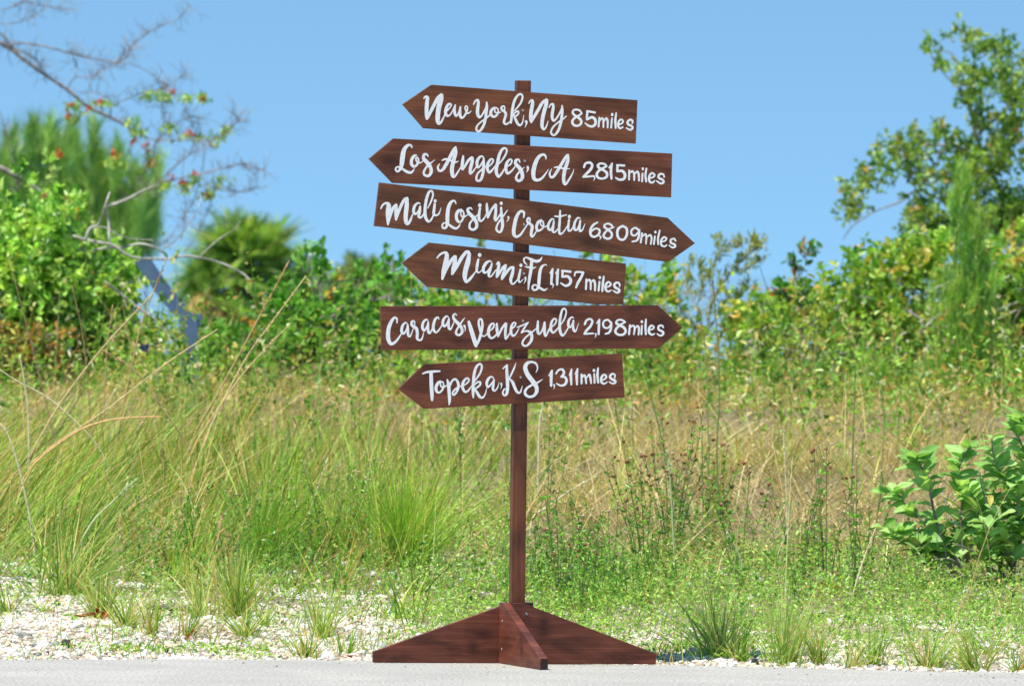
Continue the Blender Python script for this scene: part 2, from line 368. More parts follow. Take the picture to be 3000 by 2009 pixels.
TXT['4'] = """20,445,16 70,412,22 88,368,22 62,348,26 22,395,38 8,465,40 30,532,32 85,500,24 132,440,14
192,385,18 178,352,24 140,362,34 140,408,44 195,470,50 225,540,48 222,600,42 178,632,34 145,602,32 155,555,28 200,500,24 252,452,8
297,452,34 300,482,22 280,522,6
538,345,12 530,300,28 492,285,32 440,320,44 398,400,54 372,510,56 380,600,48 430,622,36 488,592,32 545,520,16 572,475,6
612,475,10 587,530,24 600,580,30 640,572,34 695,490,40 755,390,40 808,305,34 832,285,20
832,286,20 825,370,42 792,470,46 772,570,46 775,650,42 798,675,28 842,615,26 890,530,16 906,475,6
650,455,18 700,450,24 770,470,24 852,472,8
1040,450,28 1058,405,30 1110,390,32 1148,420,32 1130,475,36 1080,530,34 1030,578,28
1030,578,26 1090,575,26 1160,568,26
1175,572,24 1182,598,16 1164,630,6
1340,438,22 1290,465,30 1235,500,32 1208,545,34 1225,588,30 1280,602,28 1335,580,32 1342,530,34 1300,492,32 1240,460,34 1222,425,30 1262,402,26 1315,412,26 1338,438,20
1372,458,22 1410,402,24
1410,402,24 1395,500,34 1402,602,28
1572,430,28 1482,425,28 1482,440,30 1478,505,30
1480,505,30 1545,502,34 1580,550,38 1565,605,34 1505,615,30 1458,590,20
1636,495,26 1634,615,24
1640,530,20 1678,505,26 1700,540,26 1702,620,24
1708,540,20 1742,510,26 1762,550,28 1765,628,24
1812,535,24 1806,638,26
1815,468,30 1816,478,28
1863,470,24 1850,560,28 1860,640,26
1900,600,18 1955,580,24 1970,550,24 1932,530,26 1900,575,30 1902,635,30 1940,655,26 1972,630,18
2098,580,20 2085,545,24 2035,545,28 2025,590,30 2080,620,30 2088,652,28 2050,665,26 1998,632,18"""
TXT['5'] = """190,485,22 220,430,30 275,400,34 312,435,66 308,530,84 305,640,64 300,735,26
305,720,26 340,590,40 380,480,44 428,428,40
430,440,42 428,540,58 428,655,36
432,650,28 460,560,40 510,430,46 560,345,46 598,325,42
600,340,48 592,450,68 578,590,66 582,690,58 608,730,34 645,680,38 685,580,22
802,412,18 770,398,26 718,445,42 700,530,44 730,572,34 772,530,26 800,465,22
802,455,32 798,530,40 780,600,42 802,628,30 835,605,28 870,540,18
920,480,16 968,385,26 1002,280,28 988,215,28 942,228,38 902,335,46 880,480,46 882,600,50 918,678,40 955,680,32 985,640,28 1012,580,20
1030,415,36 1020,500,42 1015,570,42 1048,592,30 1095,565,24 1132,468,6
1037,362,46 1037,370,46
1362,410,18 1338,365,26 1282,388,46 1242,480,58 1228,610,60 1228,710,54 1205,780,36 1162,790,32 1148,745,30 1175,710,22 1230,720,28 1300,772,40 1362,795,34 1408,762,28 1427,722,12
1452,500,20 1400,520,46 1368,585,48 1378,665,46 1422,698,32 1465,655,30 1485,585,28 1468,522,22 1438,535,22 1440,590,24 1480,618,24 1550,580,16
1612,498,18 1588,475,24 1545,495,38 1560,550,50 1628,620,58 1678,695,52 1682,770,46 1632,815,36 1578,790,38 1578,720,32 1622,660,28 1692,590,20
1735,485,36 1722,570,42 1722,650,42 1752,682,28 1798,640,26 1835,570,18
1733,430,54 1733,438,54
1842,415,34 1848,520,44 1858,625,32
1860,620,30 1918,500,38 1978,425,36
1985,432,38 1980,560,45 1970,640,44 1986,672,28 2022,620,28 2068,550,18
2065,475,36 2072,600,46 2088,740,48 2062,840,36 2022,848,32 1990,800,34 2018,715,28 2080,630,26 2162,515,18
2067,400,46 2067,408,46
2178,618,32 2180,650,20 2152,690,8"""
TXT['6'] = """290,300,18 292,245,26 252,232,28 208,295,40 182,400,42 175,480,42 200,522,30 250,500,26 300,430,18 335,375,14
362,350,14 358,310,18 335,315,24 335,355,28 385,398,34 378,460,34 376,508,30 396,518,20 428,470,16 445,440,12
490,330,18 455,355,30 436,410,32 450,452,26 490,440,22 516,400,20 508,345,16 482,352,16 490,392,16 530,410,14 565,385,10
637,325,12 610,320,20 577,368,28 570,425,28 600,442,20 636,360,16
634,345,20 626,410,26 622,460,26 650,468,18 685,425,12
706,225,20 702,330,28 695,430,28 702,488,24 742,470,18 790,395,10
645,288,16 700,290,22 780,272,12
808,328,24 800,400,26 802,448,24 828,450,18 865,390,12
812,288,34 812,296,34
935,312,12 905,308,20 872,365,28 868,430,28 898,442,20 935,360,16
936,340,22 928,410,26 932,458,22 962,440,18 992,372,6
1132,358,20 1085,388,26 1052,445,28 1060,505,28 1100,522,24 1148,492,26 1156,445,24 1112,428,20 1062,458,22
1162,515,20 1172,532,14 1156,556,6
1322,412,14 1260,438,22 1215,480,26 1205,520,26 1245,545,24 1290,528,26 1295,480,26 1250,440,26 1213,410,26 1220,382,22 1260,372,22 1298,395,22 1305,422,16
1422,398,24 1372,430,30 1360,495,30 1385,548,26 1435,552,26 1468,500,28 1466,430,28 1422,398,24
1608,450,24 1565,420,22 1522,450,24 1525,495,24 1562,508,20 1600,470,20
1612,445,24 1605,520,26 1582,565,24 1530,578,18
1642,482,22 1628,588,22
1650,515,16 1682,492,22 1692,530,22 1688,602,18
1700,525,16 1735,502,22 1752,540,22 1742,606,18
1790,518,20 1778,605,22
1795,466,26 1796,472,26
1845,450,18 1826,540,24 1828,608,20
1865,580,14 1905,568,18 1922,540,20 1890,528,22 1860,570,24 1866,618,24 1900,632,20 1926,615,14
2026,570,18 2012,545,20 1975,555,24 1972,590,24 2015,610,26 2020,635,24 1988,645,20 1953,620,14"""
TXT['7'] = """705,325,26 760,265,36 840,232,40 872,280,70 850,420,84 815,570,72 795,685,38
800,670,40 860,520,52 930,395,60 1005,305,54
1020,305,48 1010,400,66 978,510,56 960,605,32
970,600,34 1040,480,52 1120,335,60 1200,230,54 1245,225,50
1258,260,60 1232,400,84 1195,530,84 1180,650,74 1205,738,40 1265,690,48 1330,610,30 1370,555,16
1413,350,34 1395,440,48 1385,540,40 1412,578,24 1450,558,20 1485,520,14
1435,272,60 1435,280,60
1642,405,16 1608,378,26 1545,415,50 1500,500,52 1510,575,38 1560,565,34 1608,505,28 1640,440,22
1645,430,30 1615,530,46 1590,610,44 1608,650,28 1650,620,28 1715,530,18
1722,438,18 1755,400,34 1765,450,50 1745,550,52 1728,650,36
1735,650,34 1790,560,42 1840,485,44 1882,448,34
1886,450,34 1860,550,48 1825,640,46 1815,692,28
1825,688,28 1895,575,44 1960,500,46 2010,482,34
2016,490,36 1995,600,56 1968,700,52 1990,770,32 2035,755,28 2095,680,16
2135,525,34 2115,620,42 2102,700,42 2128,742,24 2188,685,8
2143,448,52 2143,456,52
2220,665,36 2222,710,22 2194,765,8"""
TXT['8'] = """372,325,16 330,280,30 322,225,28 362,202,26 440,232,46 520,265,50 590,252,42 632,195,16
455,260,52 440,420,56 410,600,46 396,750,22
340,358,16 400,368,32 480,382,28 532,362,8
712,335,14 680,325,24 622,368,46 592,470,54 580,600,56 572,690,50 540,748,36 490,758,32 465,715,34 490,672,28 540,682,26 600,725,38 670,760,34 728,728,10
772,470,26 815,398,34
812,400,34 800,500,46 790,655,38
820,658,28 824,690,18 804,730,6
866,475,22 910,405,30
908,405,30 895,520,48 890,665,38
1115,445,42 985,430,36 985,440,38 980,530,38
985,532,38 1070,525,46 1122,585,50 1105,655,46 1035,685,40 955,640,26
1190,515,26 1205,458,34 1270,450,34 1338,458,36
1340,462,38 1295,555,46 1245,640,46 1215,718,32
1392,575,32 1385,742,36
1398,620,26 1440,582,32 1465,625,36 1466,748,30
1475,625,26 1518,590,34 1540,650,40 1540,765,32
1617,618,34 1602,768,36
1622,541,46 1622,548,46
1690,530,32 1675,650,42 1665,775,36
1730,710,24 1790,690,32 1810,650,34 1765,622,34 1722,680,42 1728,755,40 1770,785,34 1815,762,24
1965,695,24 1955,645,34 1905,632,36 1870,670,42 1890,715,44 1950,750,44 1950,792,38 1908,802,32 1855,770,24"""
TXT['9'] = """335,350,20 332,285,30 292,270,34 238,345,54 202,455,62 198,590,64 235,672,50 292,660,42 350,600,32 408,510,16
497,360,14 465,348,26 422,395,40 408,480,44 440,518,32 480,460,26 500,395,22
502,385,32 506,470,40 510,540,38 538,560,26 572,490,18 592,430,12
612,375,18 605,325,24 568,330,34 568,385,42 635,435,48 652,510,46 650,590,42 682,618,30 722,600,28 755,490,8
818,312,16 785,300,28 742,348,40 732,425,44 760,468,32 800,410,26 820,350,22
822,342,30 818,420,40 825,490,40 852,508,26 885,440,18
988,292,16 975,262,24 938,285,38 908,360,44 902,445,46 938,498,30 985,465,26 1045,370,16
1137,258,16 1105,246,26 1062,295,40 1050,365,44 1080,405,32 1120,350,26 1140,292,22
1144,285,30 1138,360,40 1145,430,40 1172,448,26 1202,390,22 1235,310,14
1268,232,16 1240,210,24 1212,240,34 1232,300,45 1298,368,52 1342,430,48 1350,495,42 1305,540,34 1260,520,36 1262,470,32 1300,400,28 1350,325,24 1392,272,10
1385,395,34 1400,430,20 1395,482,10
1455,335,42 1480,420,60 1520,550,66 1560,680,60 1570,718,30
1572,700,36 1612,620,42 1645,510,42 1668,390,38 1655,300,32 1618,300,32 1610,370,36 1635,470,38 1655,540,26 1700,555,20 1755,500,16
1785,470,20 1835,425,26 1850,375,26 1815,362,30 1772,425,42 1762,520,46 1800,585,34 1860,560,28 1900,500,18
1892,365,32 1895,460,45 1912,558,28
1915,550,28 1975,430,36 2030,358,34
2038,365,36 2025,490,42 2028,598,26 2062,560,28 2110,480,16
2120,450,18 2170,400,26 2185,355,24 2150,348,26 2118,410,40 2115,505,42 2148,552,30 2192,515,24 2240,430,12"""
TXT['10'] = """-25,368,14 40,345,22 130,300,14
128,302,18 80,370,26 35,442,22
35,442,20 100,418,22 158,438,38 178,495,40 165,558,38 112,618,28 62,615,28 50,572,28 92,508,24 170,445,22 245,380,14
262,285,26 258,370,38 262,440,36 288,458,24 325,400,24 352,300,24
355,300,26 352,390,38 355,460,34 372,488,22 412,405,24 445,345,16
448,368,16 498,320,22 515,268,22 482,252,24 447,305,34 440,395,36 470,442,26 520,400,22 565,340,14
572,340,14 622,260,22 650,165,22 632,115,22 596,130,28 570,230,34 560,350,36 570,435,38 600,482,28 642,435,24 685,360,14
752,242,12 725,230,22 685,275,34 680,345,36 705,368,22 745,300,20
748,278,26 742,350,32 755,410,34 782,418,20 822,308,6
905,325,30 928,275,30 975,255,28 1008,285,32 985,350,34 930,410,34 898,458,26
898,458,26 960,455,26 1020,452,24
1052,458,24 1058,482,16 1042,512,6
1070,312,20 1106,262,24
1106,262,24 1098,360,34 1095,460,30
1265,310,28 1225,268,26 1175,280,28 1155,325,28 1175,370,28 1225,375,24 1262,330,22
1270,300,26 1262,390,34 1235,442,30 1188,458,22
1460,298,22 1400,330,30 1340,385,34 1325,430,34 1362,468,30 1430,468,32 1465,425,36 1440,370,36 1380,340,36 1338,310,34 1352,275,28 1400,265,26 1448,285,26
1524,340,28 1512,462,28
1530,370,20 1568,345,26 1590,380,28 1578,462,24
1595,380,20 1630,350,26 1648,390,30 1642,468,24
1688,348,26 1682,462,28
1688,288,34 1688,296,34
1744,260,24 1738,360,32 1742,462,28
1795,405,20 1838,390,24 1852,362,24 1815,345,26 1785,390,32 1790,445,32 1830,470,26 1862,455,18
1982,372,20 1965,345,26 1920,352,28 1918,398,30 1975,430,32 1978,465,30 1940,482,26 1898,458,18"""
TXT['11'] = """520,435,26 590,408,36 700,398,40 812,392,26
660,415,58 665,600,64 675,800,58 678,888,38
822,560,20 778,595,48 745,675,52 760,745,42 810,755,34 856,705,34 876,635,28 860,575,22 822,588,26 828,645,26 870,670,26 945,625,18
938,540,26 958,610,54 970,750,56 978,890,48 970,970,18
975,700,20 998,605,34 1040,540,36 1092,538,38 1128,610,46 1120,700,42 1072,785,34 1035,795,30 1038,745,30 1100,680,28 1195,640,16
1225,635,22 1285,590,28 1312,540,28 1272,512,32 1215,575,46 1200,665,50 1238,742,40 1292,730,32 1360,640,18
1385,845,24 1380,750,48 1385,600,50 1402,430,50 1440,315,42 1500,268,34 1532,315,34 1502,425,34 1435,525,28 1400,580,16
1410,625,20 1450,585,30 1500,578,32 1502,625,34 1440,680,32 1412,698,26 1450,760,48 1500,835,44 1552,840,32 1592,775,24 1618,670,8
1735,515,18 1692,486,30 1640,528,46 1614,605,46 1640,662,36 1690,615,28 1732,555,22
1740,540,30 1728,630,44 1722,700,44 1755,728,28 1802,670,22 1828,578,6
1865,608,38 1870,642,22 1855,700,6
1895,350,22 1922,322,28 1965,290,34
1962,290,34 1960,400,50 1970,550,56 1972,700,56 1952,788,46 1912,805,32 1890,760,30 1918,700,24 1960,705,20
2117,248,8 2085,340,30 2040,440,32 2000,525,20
2008,525,24 2058,580,48 2095,670,50 2140,752,42 2190,752,32 2228,640,6"""
TXT['12'] = """412,412,14 438,340,22 412,265,34 345,235,34 262,255,56 225,335,72 268,450,76 350,560,78 412,650,70 422,740,60 372,812,46 290,830,42 225,780,48 238,705,42 320,640,36 430,590,32 527,530,8
635,468,26 685,382,32
685,385,32 672,500,50 670,640,42
720,628,32 728,655,20 714,705,6
755,432,30 798,375,32 862,362,36 892,415,44 868,465,42 842,488,30
842,490,28 908,495,40 935,560,46 900,625,42 830,637,34 765,605,24
980,462,18 1022,362,28
1020,365,30 1010,480,44 1018,620,32
1080,442,18 1124,355,28
1122,355,30 1110,480,46 1115,620,32
1192,450,34 1193,602,34
1205,500,24 1240,460,32 1262,510,36 1272,602,28
1285,500,24 1325,450,34 1345,510,38 1356,598,30
1410,440,30 1416,592,32
1405,376,46 1405,384,46
1476,340,30 1465,460,44 1478,588,34
1540,548,22 1598,520,30 1618,480,32 1575,452,34 1530,510,42 1535,580,40 1580,608,30 1632,578,20
1762,505,24 1762,455,32 1718,438,34 1680,480,40 1702,520,44 1765,555,44 1768,588,38 1722,604,30 1668,575,22"""

def catmull(pts, n=7):
    P = np.array(pts, float)
    if len(P) == 2: return P
    P = np.vstack([2 * P[0] - P[1], P, 2 * P[-1] - P[-2]]); out = []
    for i in range(1, len(P) - 2):
        for k in range(n):
            t = k / n
            out.append(0.5 * ((2 * P[i]) + (-P[i - 1] + P[i + 1]) * t + (2 * P[i - 1] - 5 * P[i] + 4 * P[i + 1] - P[i + 2]) * t * t + (-P[i - 1] + 3 * P[i] - 3 * P[i + 1] + P[i + 2]) * t ** 3))
    out.append(P[-2]); return np.array(out)
def text_mesh(strokes, step):
    """strokes: arrays (x,z,w) in board metres -> clean flat outline mesh (marching squares over the union)"""
    allp = np.concatenate(strokes); x0, z0 = allp[:, :2].min(0) - 0.012; x1, z1 = allp[:, :2].max(0) + 0.012
    nx = int((x1 - x0) / step) + 2; nz_ = int((z1 - z0) / step) + 2
    F = np.full((nz_, nx), 1.0)
    for s in strokes:
        for a, b in zip(s[:-1], s[1:]):
            rr = max(a[2], b[2]) * 0.5 + 2 * step
            i0 = max(int((min(a[0], b[0]) - rr - x0) / step), 0); i1 = min(int((max(a[0], b[0]) + rr - x0) / step) + 2, nx)
            j0 = max(int((min(a[1], b[1]) - rr - z0) / step), 0); j1 = min(int((max(a[1], b[1]) + rr - z0) / step) + 2, nz_)
            X, Z = np.meshgrid(x0 + np.arange(i0, i1) * step, z0 + np.arange(j0, j1) * step)
            d = b[:2] - a[:2]; L2 = max(d.dot(d), 1e-12)
            t = np.clip(((X - a[0]) * d[0] + (Z - a[1]) * d[1]) / L2, 0, 1)
            dist = np.hypot(X - a[0] - t * d[0], Z - a[1] - t * d[1]) - (a[2] + (b[2] - a[2]) * t) * 0.5
            F[j0:j1, i0:i1] = np.minimum(F[j0:j1, i0:i1], dist)
    v = []; f = []
    ins = F < 0
    full = ins[:-1, :-1] & ins[:-1, 1:] & ins[1:, :-1] & ins[1:, 1:]
    part = (ins[:-1, :-1] | ins[:-1, 1:] | ins[1:, :-1] | ins[1:, 1:]) & ~full
    for j in range(full.shape[0]):
        row = np.flatnonzero(np.diff(np.concatenate([[0], full[j].astype(int), [0]])))
        for a, b in zip(row[::2], row[1::2]):
            k = len(v); v += [(x0 + a * step, z0 + j * step), (x0 + b * step, z0 + j * step), (x0 + b * step, z0 + (j + 1) * step), (x0 + a * step, z0 + (j + 1) * step)]
            f.append([k, k + 1, k + 2, k + 3])
    for j, i in zip(*np.nonzero(part)):
        cs = [(i, j), (i + 1, j), (i + 1, j + 1), (i, j + 1)]; poly = []
        for q in range(4):
            (ai, aj), (bi, bj) = cs[q], cs[(q + 1) % 4]; fa, fb = F[aj, ai], F[bj, bi]
            if fa < 0: poly.append((x0 + ai * step, z0 + aj * step))
            if (fa < 0) != (fb < 0):
                t = fa / (fa - fb); t = min(max(t, 0.0), 1.0); poly.append((x0 + (ai + (bi - ai) * t) * step, z0 + (aj + (bj - aj) * t) * step))
        if len(poly) >= 3:
            k = len(v); v += poly; f.append(list(range(k, k + len(poly))))
    return v, f

BOARDS = [
 # label, polygon px (first five/six corners), text keys, split (photo x where the distance begins), screw px, knots (board-local m), seed
 ('arrow board lettered New York, NY 85miles, topmost', [(1180.5, 306), (1265, 248.7), (1868, 293.8), (1863, 421.2), (1242, 376.3)], ('1', '2'), 1664, (1531.5, 324), [(0.05, -0.09, 0.2, 0.03, 0.02)], 0.3, 0),
 ('arrow board lettered Los Angeles, CA 2,815miles', [(1082, 465.7), (1153.4, 406), (1969.6, 450), (1966.7, 578.7), (1151, 536.2)], ('3', '4'), 1698, (1537, 472), [(0.30, 0.02, 0.05, 0.04, 0.02), (0.27, -0.06, 0.06, 0.03, -0.015), (-0.36, 0.0, 0.05, 0.03, 0.01)], 2.1, 0),
 ('arrow board lettered Mali Losinj, Croatia 6,809miles', [(1112, 534.7), (1955.7, 637.6), (2036.4, 713), (1958.3, 767.5), (1097, 662.2)], ('5', '6'), 1716, (1535, 658), [(0.10, 0.055, 0.05, 0.02, 0.02), (0.11, -0.035, 0.04, 0.035, -0.025), (-0.30, 0.03, 0.035, 0.03, 0.02)], 3.7, 0),
 ('arrow board lettered Miami, FL 1,157miles', [(1179, 770.4), (1258.2, 710.6), (1834.4, 772), (1826, 891.6), (1752, 891.6), (1252.2, 840)], ('7', '8'), 1602, (1534.7, 801.6), [(-0.11, -0.01, 0.03, 0.05, 0.015)], 5.2, 0),
 ('arrow board lettered Caracas, Venezuela 2,198miles', [(1116, 897), (1927, 893.9), (2000, 959.4), (1930, 1020.9), (1118.8, 1025.6)], ('9', '10'), 1704, (1532, 939.8), [(0.36, 0.01, 0.05, 0.05, 0.03), (0.02, 0.05, 0.05, 0.02, 0.01)], 6.9, 0),
 ('arrow board lettered Topeka, KS 1,311miles, lowest', [(1168, 1139), (1244, 1066.5), (1822.8, 1035), (1830, 1164.3), (1243, 1197.3)], ('11', '12'), 1602, (1525, 1105), [(0.12, 0.03, 0.06, 0.03, -0.025), (0.09, -0.05, 0.05, 0.025, 0.02)], 8.4, 0),
]
def screw_mesh():
    g = Geo(); n = 10; a = np.arange(n) / n * 2 * math.pi; rr = 0.0045
    g.add(np.concatenate([[(0, -0.0016, 0)], np.stack([rr * 0.35 * np.cos(a), np.full(n, -0.0006), rr * 0.35 * np.sin(a)], -1), np.stack([rr * 0.8 * np.cos(a), np.full(n, -0.0016), rr * 0.8 * np.sin(a)], -1),
        np.stack([rr * np.cos(a), np.full(n, 0.0), rr * np.sin(a)], -1)]) * np.array([1, 1, 1]),
        [[1 + k * n + i, 1 + k * n + (i + 1) % n, 1 + (k + 1) * n + (i + 1) % n, 1 + (k + 1) * n + i] for k in range(2) for i in range(n)], [[0, 1 + (i + 1) % n, 1 + i] for i in range(n)])
    g.v[0][0, 1] = -0.0004
    return g.mesh('screw', M_SCREW)
ME_SCREW = screw_mesh()
for bi, (label, poly, keys, split, screw, knots, seed, _) in enumerate(BOARDS):
    pts = [sl(*p) for p in poly]
    # top edge direction = the longest edge
    best = max(range(len(pts)), key=lambda i: (pts[(i + 1) % len(pts)][0] - pts[i][0]) ** 2)
    a, b = pts[best], pts[(best + 1) % len(pts)]
    ang = math.atan2(b[1] - a[1], b[0] - a[0]); ang = (ang + math.pi / 2) % math.pi - math.pi / 2
    cx = sum(p[0] for p in pts) / len(pts); cz = sum(p[1] for p in pts) / len(pts)
    ca, sa = math.cos(-ang), math.sin(-ang)
    loc = lambda q: ((q[0] - cx) * ca - (q[1] - cz) * sa, (q[0] - cx) * sa + (q[1] - cz) * ca)
    tn_ = [(1.05, 1.08, 1.0), (1.0, 0.95, 1.0), (0.97, 1.1, 1.1), (0.95, 1.05, 1.0), (0.92, 0.82, 0.95), (1.02, 0.9, 0.95)][bi]
    wm = wood_mat('stained_board_wood', [a_ * b_ for a_, b_ in zip(DARK, tn_)], [a_ * b_ for a_, b_ in zip(MID, tn_)], LIGHT, knots, seed)
    v, f = prism([loc(q) for q in pts], -BT / 2, BT / 2)
    bo = poly_obj('arrow_board', v, f, wm, sign); bo['label'] = label
    bo.location = (cx, -(PH + BT / 2), cz); bo.rotation_euler = (0, -ang, 0)
    name_s, dist_s = [], []
    for k in keys:
        ox, oy, s = REG[k]
        for line in TXT[k].strip().split('\n'):
            P = [tuple(map(float, q.split(','))) for q in line.split()]
            S = catmull(P); arr = []
            for x, y, wd in S:
                q = loc(sl(ox + x * s, oy + y * s)); arr.append((q[0], q[1], wd * s / 914.0 * 1.02))
            px0 = ox + P[0][0] * s
            (dist_s if px0 > split else name_s).append(np.array(arr))
    for nm, st_ in (('town_name', name_s), ('distance_text', dist_s)):
        v2, f2 = text_mesh(st_, 0.0011)
        poly_obj(nm, [(x, -BT / 2 - 0.0006, z) for x, z in v2], f2, M_PAINT, bo)
    q = loc(sl(*screw)); so_ = link('screw', ME_SCREW, bo); so_.location = (q[0], -BT / 2, q[1])

# post
ztop = sl(1530, 236, -PH)[1]
wp = wood_mat('stained_post_wood', DARK, [c * 0.9 for c in MID], LIGHT, (), 1.4, along='Z')
b_ = 0.002
ring = [(-PH + b_, -PH), (PH - b_, -PH), (PH, -PH + b_), (PH, PH - b_), (PH - b_, PH), (-PH + b_, PH), (-PH, PH - b_), (-PH, -PH + b_)]
v = [(x, y, 0.004) for x, y in ring] + [(x, y, ztop - b_) for x, y in ring] + [(x * 0.93, y * 0.93, ztop) for x, y in ring]
f = [[k * 8 + i, k * 8 + (i + 1) % 8, (k + 1) * 8 + (i + 1) % 8, (k + 1) * 8 + i] for k in range(2) for i in range(8)] + [list(range(16, 24)), list(range(7, -1, -1))]
poly_obj('post', v, f, wp, sign)
# four feet, pinwheel round the post. each: local +X runs outwards from the far side of the post
M_END, N, L, B = new_mat('stained_end_grain')
t = N.new('ShaderNodeTexCoord'); r = N.new('ShaderNodeValToRGB'); r.color_ramp.elements[0].color = (0.014, 0.006, 0.005, 1); r.color_ramp.elements[1].color = (0.035, 0.014, 0.010, 1)
q = N.new('ShaderNodeTexNoise'); q.inputs['Scale'].default_value = 300; L.new(t.outputs['Object'], q.inputs['Vector']); L.new(q.outputs['Fac'], r.inputs[0]); L.new(r.outputs[0], B.inputs['Base Color']); B.inputs['Roughness'].default_value = 0.8
FT = 0.026; FH = 0.194; FO = 0.034
REDD, REDM, REDL = (0.045, 0.012, 0.007), (0.135, 0.036, 0.018), (0.25, 0.095, 0.055)
def foot(length, angle, px_, py_, seed, knots, label=None, screws=()):
    m = wood_mat('stained_foot_wood', REDD, REDM, REDL, knots, seed)
    poly = [(0, 0.0), (length, 0.0), (length, FO), (0.035, FH), (0, FH)]
    v, f = prism(poly, -FT / 2, FT / 2, 0.0014)
    o = poly_obj('foot', v, f, m, sign); o.data.materials.append(M_END)
    for p_ in o.data.polygons:
        if abs(p_.normal.x) > 0.98: p_.material_index = 1
    o.location = (px_, py_, 0.0015); o.rotation_euler = (0, 0, angle)
    for sx_, sz_, side in screws:
        s = link('screw', ME_SCREW, o); s.location = (sx_, side * FT / 2, sz_)
        if side > 0: s.rotation_euler = (0, 0, math.pi)
    if label: o['label'] = label
    return o
h = FT / 2; e2 = PH + h + 0.0006
foot(0.470, 0.0, -PH, -e2, 0.7, [(0.10, 0.12, 0.025, 0.05, 0.008)], 'foot pointing right', [(0.045, 0.160, -1)])
foot(0.483, math.pi, PH, e2, 4.1, [(0.13, 0.09, 0.04, 0.02, 0.006), (0.16, 0.05, 0.025, 0.03, 0.008)], 'foot pointing left')
foot(0.487, -math.pi / 2 + R(4.6), -e2 - 0.004, PH, 7.7, [(0.27, 0.05, 0.02, 0.03, 0.006)], 'foot pointing towards the viewer', [(0.035, 0.135, -1), (0.033, 0.045, -1)])
foot(0.487, math.pi / 2, e2, -PH, 9.3, [], 'foot pointing away behind the post')

# ------------------------------------------------------------------ vegetation helpers
def jitter_cols(n, cols, wts, var=0.18):
    cols = np.array([lin(c) if isinstance(c, str) else c for c in cols]); wts = np.array(wts, float); wts /= wts.sum()
    c = cols[rng.choice(len(cols), n, p=wts)]
    return c * rng.uniform(1 - var, 1 + var, (n, 1)) * rng.uniform(0.93, 1.07, (n, 3))

def blades(g, base, vec, width, droop, cols, segs=4, tipcol=None, taper=1.0):
    """thin curved ribbons. base (n,3), vec (n,3) root-to-tip without droop, droop (n,) metres sideways sag"""
    n = len(base); vec = np.asarray(vec); L = np.linalg.norm(vec[:, :2], axis=1, keepdims=True)
    hd = np.where(L > 1e-4, vec[:, :2] / np.maximum(L, 1e-4), np.array([[1.0, 0.0]]))
    a = rng.uniform(0, 6.28, n); side = np.stack([np.cos(a), np.sin(a) * 0.6, np.zeros(n)], -1)
    d = np.broadcast_to(np.asarray(droop, float), (n,)); w_ = np.broadcast_to(np.asarray(width, float), (n,))
    V = []; Cc = []
    for k in range(segs + 1):
        t = k / segs
        p = base + vec * t; p = p.copy()
        p[:, :2] += hd * (d * (t * t))[:, None]; p[:, 2] -= d * 0.45 * t * t * t
        ww = (w_ * 0.5 * (1 - t ** 1.6 * taper * 0.93))[:, None]
        V += [p - side * ww, p + side * ww]
        cc = cols if tipcol is None else cols * (1 - t) + tipcol * t
        Cc += [cc, cc]
    V = np.stack(V, 1); Cc = np.stack(Cc, 1); m = 2 * (segs + 1)
    q = np.array([[2 * k, 2 * k + 1, 2 * k + 3, 2 * k + 2] for k in range(segs)])
    g.add(V.reshape(-1, 3), (np.arange(n)[:, None, None] * m + q[None]).reshape(-1, 4), None, Cc.reshape(-1, 3))

def leaves(g, pos, dirv, length, width, cols, fold=0.25, up=None):
    """small folded pointed leaves, 4 triangles each"""
    n = len(pos); d = nrm(dirv); r = rng.normal(0, 1, (n, 3)) * 0.6 + (np.array([0, 0, 1.0]) if up is None else up)
    s = nrm(np.cross(d, r)); u = np.cross(s, d)
    length = np.broadcast_to(length, (n,))[:, None]; width = np.broadcast_to(width, (n,))[:, None]
    b = pos; t = pos + d * length
    m1 = pos + d * length * 0.35; m2 = pos + d * length * 0.72
    f = u * width * fold
    V = np.stack([b, m1 - s * width * 0.5 + f, m2 - s * width * 0.42 + f, t, m2 + s * width * 0.42 + f, m1 + s * width * 0.5 + f], 1)
    q = np.array([[0, 1, 2, 3], [0, 3, 4, 5]])
    g.add(V.reshape(-1, 3), (np.arange(n)[:, None, None] * 6 + q[None]).reshape(-1, 4), None, np.repeat(cols, 6, 0))

def tube(g, pts, radii, col=(1, 1, 1), k=6):
    P = np.array([tuple(p) for p in pts], float); n = len(P); rad = np.broadcast_to(radii, (n,)) if np.ndim(radii) else np.full(n, radii)
    T = nrm(np.gradient(P, axis=0)); ref = np.array([0.1, 1.0, 0.05]); s = nrm(np.cross(T, ref)); u = np.cross(s, T)
    a = np.arange(k) / k * 2 * math.pi
    V = P[:, None] + (s[:, None] * np.cos(a)[None, :, None] + u[:, None] * np.sin(a)[None, :, None]) * rad[:, None, None]
    q = [[i * k + j, i * k + (j + 1) % k, (i + 1) * k + (j + 1) % k, (i + 1) * k + j] for i in range(n - 1) for j in range(k)]
    base = g.n; g.add(V.reshape(-1, 3), q, None, col)
    g.add([P[0], P[-1]], None, None, col)
    g.t.append(np.array([[base + n * k, base + (j + 1) % k, base + j] for j in range(k)] + [[base + n * k + 1, base + (n - 1) * k + j, base + (n - 1) * k + (j + 1) % k] for j in range(k)]))
